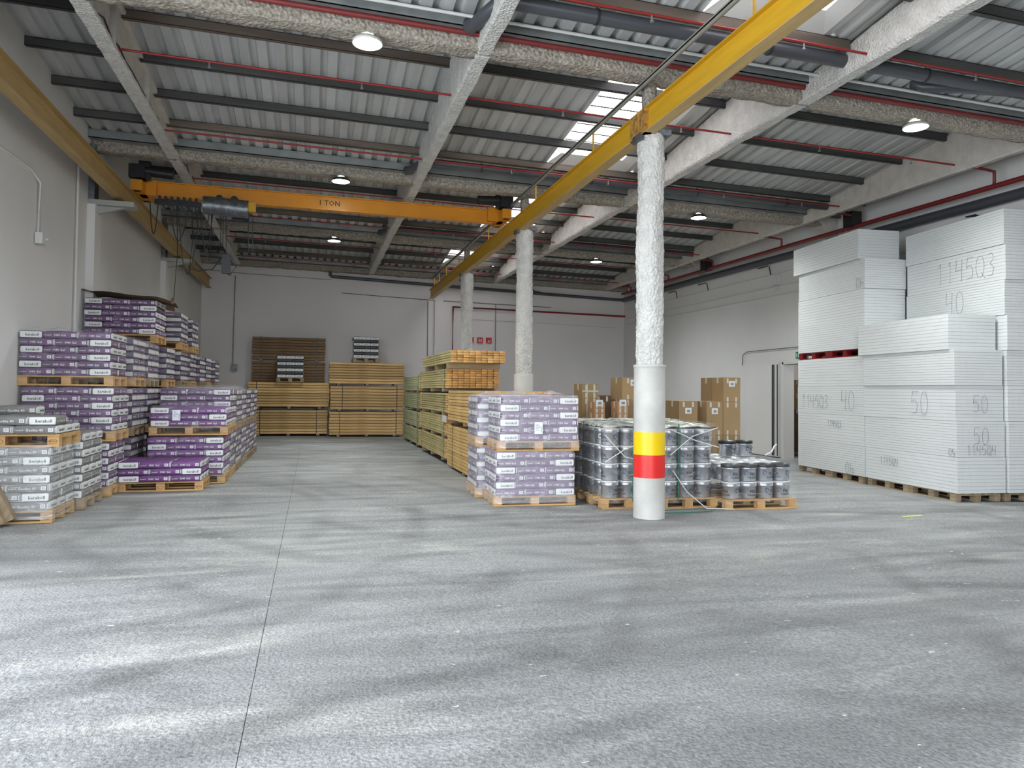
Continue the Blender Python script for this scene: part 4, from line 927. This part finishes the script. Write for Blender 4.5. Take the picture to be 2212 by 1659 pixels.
# joined version for pails whose parts cannot be made out
def joined_pail():
    b, l, _ = PP['silver']; mb = MB()
    for me, off in ((b, 0), (l, 1)):
        mb.add([v.co[:] for v in me.vertices], [tuple(p.vertices) for p in me.polygons], off, True)
    return mb.mesh('metal_pail', [PAIL, PAILL])
PJ = joined_pail()
def pail(x, y, z, rz, label, group, parts=True, lid='silver', handle=False):
    if not parts: return tag(put('metal_pail', PJ, None, (x, y, z), (0, 0, rz)), label, 'pail', group)
    t = thing('metal_pail', label, 'pail', (x, y, z), rz, group); b, l, h_ = PP[lid]
    put('body', b, t); put('lid', l, t)
    if handle: put('handle', h_, t)
    return t
def pail_load(x, y, rz, nx, ny, tiers, phrase, group, which, parts=lambda i, j: j == 0, lid='silver', pal=PALW, px=.268, py=.27):
    z = fz(x); pallet(x, y, z, rz, f'pallet under the {phrase}', pal, w_=nx*px+.06, d_=ny*py+.04)
    M = Matrix.Translation((x, y, z)) @ Matrix.Rotation(rz, 4, 'Z')
    for q in range(tiers):
        for i in range(nx):
            for j in range(ny):
                if not which(i, j, q): continue
                p = M @ Vector(((i-(nx-1)/2)*px, (j-(ny-1)/2)*py, .1445+q*.2475))
                dep = 'front' if j == 0 else 'back' if j == ny-1 else ORD[j]
                sd = f'{ORD[i] if i else "first"} from left'
                pail(p.x, p.y, p.z, rz+random.choice((0, 0, .5, -1.2, 2.6, .25)), f'silver pail, {ORD[q]} tier, {dep} row, {sd}, {phrase}', group, parts(i, j), lid if q == tiers-1 else 'silver')
r_ = radians(-2)
pail_load(4.36, 9.86, r_, 3, 4, 4, 'tall load left of banded column', 'pails left of the banded column', lambda i, j, q: j == 0 or i == 0)
pail_load(5.22, 9.76, r_, 3, 4, 4, 'tall load right of banded column', 'pails right of the banded column', lambda i, j, q: j == 0 or i == 2)
pail_load(6.22, 9.38, r_, 4, 3, 2, 'front low right load', 'pails in the low load', lambda i, j, q: j == 0 or i == 3 or q == 1, lid='black')
pail_load(6.30, 10.35, r_, 4, 3, 2, 'rear low right load', 'pails behind the low load', lambda i, j, q: i == 3 or q == 1, parts=lambda i, j: False, pal=PALD)
for (x, y, lab) in ((6.38, 10.12, 'silver pail with thick black lid on the rear low load, left one'), (6.72, 10.18, 'silver pail with thick black lid on the rear low load, right one')):
    pail(x, y, fz(x)+.1445+2*.2475+.015, .6, lab, 'black-lidded pails', True, 'black', True)
pail_load(4.40, 11.05, r_, 3, 4, 4, 'dim rear left load', 'pails behind the tall left load', lambda i, j, q: i == 0 or (j == 0 and q == 3), parts=lambda i, j: False, pal=PALD)
pail_load(5.62, 11.55, r_, 4, 3, 4, 'tall rear load', 'pails in the tall rear load', lambda i, j, q: i == 3 or j == 0, parts=lambda i, j: False, pal=PALD)
def topsheet(x, y, z, rz, wx, wy, lab, m=FTOP):
    mb = MB(); nx_, ny_ = 16, 12; vs = []
    for sgn in (0, 1):
        for i in range(nx_+1):
            for j in range(ny_+1):
                u, v = wx*(i/nx_-.5), wy*(j/ny_-.5); edge = max(abs(i/nx_-.5), abs(j/ny_-.5))
                vs.append((u, v, .026*noise.noise(Vector((u*6+x, v*9, 1)))+.012*sin(v*31+u*4)+.018+.006*sgn-(.03 if edge > .49 else 0)))
    n1 = (nx_+1)*(ny_+1); fs = [(i*(ny_+1)+j, (i+1)*(ny_+1)+j, (i+1)*(ny_+1)+j+1, i*(ny_+1)+j+1) for i in range(nx_) for j in range(ny_)]
    mb.add(vs, [tuple(reversed(f)) for f in fs]+[tuple(n1+k for k in f) for f in fs], 0)
    tag(put('cardboard_sheet', mb.mesh('cardboard_sheet', [m]), None, (x, y, z), (0, 0, rz)), lab, 'cardboard', 'cardboard sheets on the pails')
zt = .1445+4*.2475+.02
for (x, y, wx, wy, lab) in ((4.36, 9.86, .84, 1.14, 'wavy film-covered cardboard sheet on the tall pails left of the banded column'), (5.22, 9.76, .84, 1.14, 'wavy film-covered cardboard sheet on the tall pails right of the banded column'),
                            (4.40, 11.05, .84, 1.14, 'wavy film-covered cardboard sheet on the dim rear left pails'), (5.62, 11.55, 1.12, .86, 'wavy film-covered cardboard sheet on the tall rear pails')):
    topsheet(x, y, fz(x)+zt, r_, wx, wy, lab)
def strap_loop(x, y, rz, wx, wy, h, offs, m, lab, name='strapping'):
    t = thing(name, lab, 'strap', (x, y, fz(x)), rz, 'green straps on the pails')
    for o_, ax in offs:
        mb = MB(); w2 = .008; e = .012
        if ax == 'x':
            for v in ((o_-w2, -wy/2-e, .1, o_+w2, -wy/2-e+.003, h), (o_-w2, wy/2+e-.003, .1, o_+w2, wy/2+e, h), (o_-w2, -wy/2-e, h, o_+w2, wy/2+e, h+.003)): mb.box(*v)
        else:
            for v in ((-wx/2-e, o_-w2, .1, -wx/2-e+.003, o_+w2, h), (wx/2+e-.003, o_-w2, .1, wx/2+e, o_+w2, h), (-wx/2-e, o_-w2, h, wx/2+e, o_+w2, h+.003)): mb.box(*v)
        put('band', mb.mesh('band', [m]), t)
strap_loop(4.36, 9.86, r_, .84, 1.12, zt+.04, ((.02, 'x'), (-.2, 'y'), (.25, 'y')), STRAPG, 'green straps round the pails left of the banded column')
strap_loop(5.22, 9.76, r_, .84, 1.12, zt+.04, ((-.18, 'x'), (-.2, 'y')), STRAPG, 'green straps round the pails right of the banded column')
strap_loop(5.62, 11.55, r_, 1.1, .86, zt+.04, ((.45, 'x'),), STRAPG, 'green strap on the tall rear pails')
def twist(path, lab):
    m_ = MB(); m_.tube(path, .008, 5); tag(put('twisted_film', m_.mesh('twisted_film', [WHITEP])), lab, 'plastic wrap')
for (x, y, wx, wy, h, lab) in ((4.36, 9.86, .88, 1.16, 1.12, 'stretch wrap around the tall pails left of the banded column'), (5.22, 9.76, .87, 1.16, 1.12, 'stretch wrap around the tall pails right of the banded column'), (6.22, 9.38, 1.13, .87, .60, 'loose stretch wrap around the low pails')):
    wrap(x, y, fz(x)+.09, r_, wx, wy, h, FILM, lab, peak=.03, flare=.05)
F0 = 9.76-.60
twist([(4.86, F0-.02, .72), (5.2, F0-.03, .98), (5.6, F0-.03, 1.1)], 'white twisted film crossing the right tall pails, rising')
twist([(4.86, F0-.02, 1.08), (5.25, F0-.03, .92), (5.62, F0-.03, .82)], 'white twisted film crossing the right tall pails, falling')
twist([(4.9, F0-.02, .5), (5.1, F0-.06, .2), (5.35, F0-.16, -.02), (5.75, F0-.22, -.035)], 'white film tail dropping from the right tall pails to the floor')
twist([(3.92, 9.26, .62), (4.2, 9.22, .80), (4.5, 9.2, .9)], 'white twisted film crossing the left tall pails, rising')
twist([(3.92, 9.26, 1.0), (4.2, 9.22, .70), (4.6, 9.2, .6)], 'white twisted film crossing the left tall pails, falling')
m_ = MB(); m_.tube([(5.0+.42*cos(k/20*2*pi)*1.1, 8.95+.12*sin(k/20*2*pi), fz(5)+.012) for k in range(19)], .006, 5); tag(put('strap_offcut', m_.mesh('strap_offcut', [STRAPG])), 'loose green strap loop lying on the floor by the pails', 'strap')
m_ = MB(); m_.tube([(0, 0, 0), (.1, -.02, .05), (.16, 0, .13), (.2, 0, .16)], .012, 6); tag(put('twisted_film_tail', m_.mesh('twisted_film_tail', [WHITEP]), None, (6.5, 9.3, .68)), 'white film knot sticking up on the low pails', 'plastic wrap')
m_ = MB(); m_.box(-.17, -.02, 0, .17, .02, .003); tag(put('yellow_scrap', m_.mesh('yellow_scrap', [mat('lime_scrap', (.7, .75, .15), .6)]), None, (8.0, 8.1, fz(8.0)+.001), (0, 0, .05)), 'thin lime yellow scrap lying on the floor before the foam', 'scrap')

# ================================================================ CARTONS
def carton(x, y, z, w_, d_, h, label, group='brown cartons', rz=0, m=CARD, labelface=False, rope=False):
    t = thing('carton', label, 'box', (x, y, z), rz, group)
    m_ = MB(); c = .008
    m_.box(-w_/2, -d_/2, 0, w_/2, d_/2, h-.004); put('carton_body', m_.mesh('carton_body', [m]), t)
    m_ = MB(); m_.box(-w_/2, -d_/2, h-.004, w_/2, -.004, h); m_.box(-w_/2, .004, h-.004, w_/2, d_/2, h); put('flap', m_.mesh('flap', [m]), t)
    m_ = MB()
    for u in (-w_*.25, w_*.25):
        m_.box(u-.02, -d_/2-.002, h-.12, u+.02, -d_/2-.0005, h-.02); m_.box(u-.02, -d_/2-.002, .0, u+.02, -d_/2-.0005, .09)
    m_.box(-w_/2-.002, -.03, h-.12, -w_/2-.0005, .03, h)
    put('tape', m_.mesh('tape', [TAPE]), t)
    if labelface:
        m_ = MB(); m_.box(-.07, -d_/2-.003, h*.62, .07, -d_/2-.001, h*.62+.12); put('label', m_.mesh('label', [LABEL]), t); m_ = MB(); m_.box(-.03, -d_/2-.0045, h*.62+.03, .04, -d_/2-.0032, h*.62+.08); put('print', m_.mesh('print', [INKG]), t)
    if rope:
        m_ = MB()
        for u in (-w_*.2, w_*.22): m_.box(u-.012, -d_/2-.004, .0, u+.012, -d_/2-.001, h)
        m_.box(-w_/2, -d_/2-.005, h*.42, w_/2, -d_/2-.001, h*.42+.03); put('tape_band', m_.mesh('tape_band', [mat('greenish_tape', (.45, .55, .46), .3)]), t)
    return t
yc = 13.5
for i, (x, lab) in enumerate(((5.75, 'pallet under the brown cartons behind the column'), (7.25, 'pallet under the low brown carton'), (8.46, 'pallet under the tall brown cartons'))):
    pallet(x, yc+.1, fz(x), 0, lab, PALD, w_=1.14)
def cst(x, y, sizes, labels, **k):
    z = fz(x)+.1445
    for (w_, d_, h, lf, rp), lab in zip(sizes, labels):
        carton(x, y, z, w_, d_, h, lab, m=k.get('m', CARD), labelface=lf, rope=rp); z += h+.002
cst(7.42, 13.49, [(.42, .58, .66, False, False), (.42, .58, .69, True, False)], ['lower half-hidden carton just right of banded column', 'upper carton with label, just right of the banded column'])
cst(8.03, 13.42, [(.38, .44, .66, False, False), (.38, .44, .69, True, False)], ['lower carton in front corner beside the tall ones', 'labelled carton directly left of the tall pair'])
cst(8.43, 13.42, [(.40, .44, .66, False, False), (.40, .44, .69, False, False), (.40, .44, .50, True, False)], ['bottom carton of the front tall column', 'middle carton of the front tall column', 'top carton with label, front of the tall pair'])
cst(8.43, 13.88, [(.40, .44, .66, False, False), (.40, .44, .69, False, False), (.40, .44, .50, False, False)], ['bottom carton of the rear tall column', 'middle carton of the rear tall column', 'top carton, rear of the tall pair'])
cst(5.27, 13.43, [(.34, .46, .66, False, False), (.34, .46, .72, False, True), (.34, .46, .27, False, True)], ['bottom carton of the taped column', 'middle taped carton of the leftmost column', 'top carton crossed by green tape, leftmost'], )
cst(5.66, 13.75, [(.36, .5, .75, False, False), (.36, .5, .68, False, False)], ['lower dark carton left of the column', 'upper dark carton between two lighter ones'], m=CARDD)
cst(6.20, 13.49, [(.50, .58, .66, False, False), (.50, .58, .70, False, False), (.50, .58, .44, True, False)], ['bottom carton just left of the banded column', 'middle carton just left of the banded column', 'top carton with label just left of the banded column'])
pallet(5.5, 12.85, fz(5.5), 0, 'pallet under the small reddish cartons', PALD, w_=.9, d_=.4)
CARDR = mat('reddish_cardboard', (.44, .24, .12), .8, vary=.08)
cst(5.26, 12.85, [(.22, .3, .6, False, False), (.22, .3, .5, False, False), (.22, .3, .20, True, False)], ['lowest small reddish carton, left pile', 'second small reddish carton, left pile', 'small reddish carton under the green-taped one'], m=CARDR)
cst(5.74, 12.85, [(.22, .3, .6, False, False), (.22, .3, .5, False, False), (.22, .3, .22, True, False)], ['lowest small reddish carton, right pile', 'second small reddish carton, right pile', 'small reddish labelled carton before the large left pair'], m=CARDR)
# side room cartons
z = fz(13.6)
for i, (h, m, lab) in enumerate(((1.15, CARDD, 'tall wrapped greenish carton load in the side room'), (.42, CARD, 'carton with dark cross mark in the side room'), (.38, CARD, 'top carton in the side room'))):
    carton(13.55, 17.0, z+.1445, 1.3, .8, h, lab, 'cartons in the side room', 0, m); z += h+.003
pallet(13.55, 17.0, fz(13.6), 0, 'pallet in the dim side room', PALD)
m_ = MB(); m_.box(-.10, -.004, -.02, .10, 0, .02); m_.box(-.02, -.004, -.10, .02, 0, .10); tag(put('printed_cross', m_.mesh('printed_cross', [INK]), None, (13.3, 16.596, 1.35)), 'black cross printed on the side room carton', 'print')
m_ = MB(); m_.box(-.2, -.15, 0, .2, .15, .1); m_.tube([(-.15, 0, .1), (.15, 0, .1)], .08, 8); tag(put('black_bundle', m_.mesh('black_bundle', [BLACK]), None, (13.45, 16.9, z+.15)), 'black bundle on top of the cartons in the side room', 'bag')

# ================================================================ FOAM PACKS
AW, AD, AH = .87, 2.2, .568
rf = -radians(5.56)
def foam_body(ns):
    """stack of ns sheets with recessed joints, one mesh"""
    mb = MB(); h = AH/ns
    for k in range(ns):
        e = .004*noise.noise(Vector((k*1.7, 2, 0))); mb.box(e, e, k*h+.001, AW-e, AD+e, (k+1)*h-.0018)
    return mb.mesh('foam_sheets', [EPS])
FB = [foam_body(10), foam_body(13)]
def foam_wrap():
    mb = MB(); e = .006; n = 12; m2 = 7; vs = []
    def face(P, nu, nv):
        vs = []
        for i in range(nu+1):
            for j in range(nv+1):
                p = P(i/nu, j/nv); vs.append(p)
        mb.add(vs, [(i*(nv+1)+j, (i+1)*(nv+1)+j, (i+1)*(nv+1)+j+1, i*(nv+1)+j+1) for i in range(nu) for j in range(nv)], 0, True)
    f = lambda a, b, k: .0015*noise.noise(Vector((a*9, b*3, k)))
    face(lambda u, v: (-e+f(u*AD, v, 1), u*AD, v*AH), 14, 4); face(lambda u, v: (AW+e, u*AD, v*AH), 4, 2)
    face(lambda u, v: (u*AW, -e+f(u, v, 5), v*AH), 8, 4); face(lambda u, v: (u*AW, AD+e, v*AH), 2, 2); face(lambda u, v: (u*AW, v*AD, AH+.001), 2, 2)
    return mb.mesh('plastic_wrap', [FILME])
FWm = foam_wrap()
def arc_(cx, cy, rx, ry, a0=0, a1=360, n=14): return [(cx+rx*cos(radians(a0+(a1-a0)*k/n)), cy+ry*sin(radians(a0+(a1-a0)*k/n))) for k in range(n+1)]
PEN = {'1': [[(.25, .8), (.45, 1), (.45, 0)]], '4': [[(.1, 1), (.05, .5), (.7, .55)], [(.66, 1), (.6, 0)]], '5': [[(.75, 1), (.2, 1), (.12, .55), (.45, .66), (.72, .45), (.62, .1), (.1, .05)]],
       '0': [arc_(.4, .5, .34, .5, 80, 430)], 'Q': [arc_(.4, .5, .38, .48, 80, 430), [(.5, .25), (.85, -.05)]], '3': [[(.1, .95), (.5, 1), (.65, .78), (.35, .55), (.68, .35), (.5, .03), (.05, .05)]]}
def pen_text(mb, s_, size, fn):
    adv = .92*size*.8; x0 = -adv*len(s_)/2
    for i, ch in enumerate(s_):
        for st in PEN[ch]: mb.tube([fn(x0+i*adv+px*size*.75, (py-.5)*size) for px, py in st], .0032, 4, 0, False)
def foam_pack(cx, cy, z, label, group, k=0, marks=(), dx=0, dy=0, rr=0, wrapd=True):
    a = rf+rr; t = thing('foam_pack', label, 'foam block', (cx+dx, cy+dy, z), a, group)
    o = put('foam_sheets', FB[k % 2], t); o['kind'] = 'stuff'
    if wrapd: put('plastic_wrap', FWm, t)
    for (s_, size, side, u0, v0, flipu) in marks:
        m_ = MB()
        if side == 'side': fn = lambda u, v: (-.012, u0-(u if not flipu else -u)*.9, v0+(v if not flipu else -v)*1.15)
        else: fn = lambda u, v: (u0+u*.9, -.012, v0+v*1.15)
        pen_text(m_, s_, size, fn); put('pen_mark', m_.mesh('pen_mark', [INKG]), t)
    return t
def fcorner(n_along, n_across):     # bottom front-left corner of a pack in the stack grid
    c0 = Vector((9.80, 9.03)); dY = Vector((-sin(rf), cos(rf))); dX = Vector((cos(rf), sin(rf)))
    p = c0+dY*n_along+dX*n_across; return p.x, p.y
nmz = ['bottom', 'second', 'third', 'fourth', 'fifth', 'sixth', 'seventh', 'top']
GA = 'wrapped white foam packs'
zf = fz(10.3)
Ax, Ay = fcorner(0, 0); Bx, By = fcorner(AD+.03, 0); Cx, Cy = fcorner(-.03, AW+.04); Dx, Dy = fcorner(AD+.9, AW+.2)
mk = {(0, 0): (('1145Q4', .12, 'side', 1.55, .36, False),), (0, 1): (('50', .11, 'side', .10, .07, True), ('50', .24, 'end', .44, .33, False), ('1145Q4', .14, 'end', .44, .11, False)),
      (0, 2): (('50', .34, 'side', .75, .27, False), ('50', .24, 'end', .45, .27, False)), (1, 0): (('40', .20, 'side', .45, .12, True),),
      (1, 1): (('1145Q3', .12, 'side', .9, .38, False),), (1, 2): (('1145Q3', .24, 'side', 1.55, .25, False), ('40', .34, 'side', .45, .28, False)),
      (1, 5): (), (1, 6): (('40', .18, 'side', .15, .12, True),), (2, 6): (('1145Q3', .33, 'side', .8, .28, False),), (2, 5): (('40', .34, 'side', 1.0, .30, False),)}
for i in range(5): foam_pack(Ax, Ay, zf+.1445+i*.570, f'white foam pack in the nearer front stack, {nmz[i] if i < 4 else "top"}', GA, i, mk.get((0, i), ()), dx=(0, .0, 0, -.03, -.04)[i], dy=(0, .01, .03, .02, .12)[i], rr=(0, 0, .003, 0, .006)[i])
for i in range(8):
    zz_ = zf+.1445+i*.570+(.1445 if i > 3 else 0); foam_pack(Bx, By, zz_, f'white foam pack in the tall front stack farther back, {nmz[i]}', GA, i+1, mk.get((1, i), ()), dx=(0, 0, 0, 0, .02, .03, .02, -.04)[i], dy=(0, 0, .01, 0, .02, .03, .0, .1)[i])
for i in range(8): foam_pack(Cx, Cy, zf+.1445+i*.570, f'white foam pack in the tall stack at the right edge, {nmz[i]}', GA, i, mk.get((2, i), ()), dx=(0, -.005, -.01, -.01, -.02, -.03, -.03, -.05)[i], dy=(0, 0, .01, .02, 0, .03, .01, .02)[i])
for i in range(8): foam_pack(Dx, Dy, zf+.1445+i*.570+(.1445 if i > 3 else 0), f'white foam pack in the half-hidden stack by the wall, {nmz[i]}', GA, i, rr=-rf).scale = (.72, 1, 1)
def fp(n_al, n_ac, z, lab, m): 
    x, y = fcorner(n_al, n_ac); pallet(x, y, z, rf+pi/2, lab, m, w_=1.04, d_=.82)
for k, n_al in enumerate((.6, 1.65)): fp(n_al, AW/2, zf, ('pallet under the near end of the foam', 'second pallet under the front foam')[k], PALD)
for k, n_al in enumerate((2.85, 3.9)): fp(n_al, AW/2, zf, ('third pallet under the foam', 'farthest pallet under the foam')[k], PALD)
for k, n_al in enumerate((.6, 1.65)): fp(n_al, AW*1.5+.04, zf, ('pallet under the right edge foam stack, near', 'pallet under the right edge foam stack, rear')[k], PALD)
for k, dy_ in enumerate((.55, 1.6)): pallet(Dx+.36, Dy+dy_, zf, 0, ('near', 'far')[k]+' pallet under the half-hidden foam stack', PALD, w_=.7, d_=1.0)
for k, n_al in enumerate((2.85, 3.9)): fp(n_al, AW/2, zf+.1445+4*.570, ('red pallet halfway up the tall foam stack, nearer', 'red pallet halfway up the tall foam stack, farther')[k], REDPAL)
for k, dy_ in enumerate((.55, 1.6)): pallet(Dx+.36, Dy+dy_, zf+.1445+4*.570, 0, ('near', 'far')[k]+' red pallet in the half-hidden foam stack', REDPAL, w_=.7, d_=1.0)
bpy.context.view_layer.update()
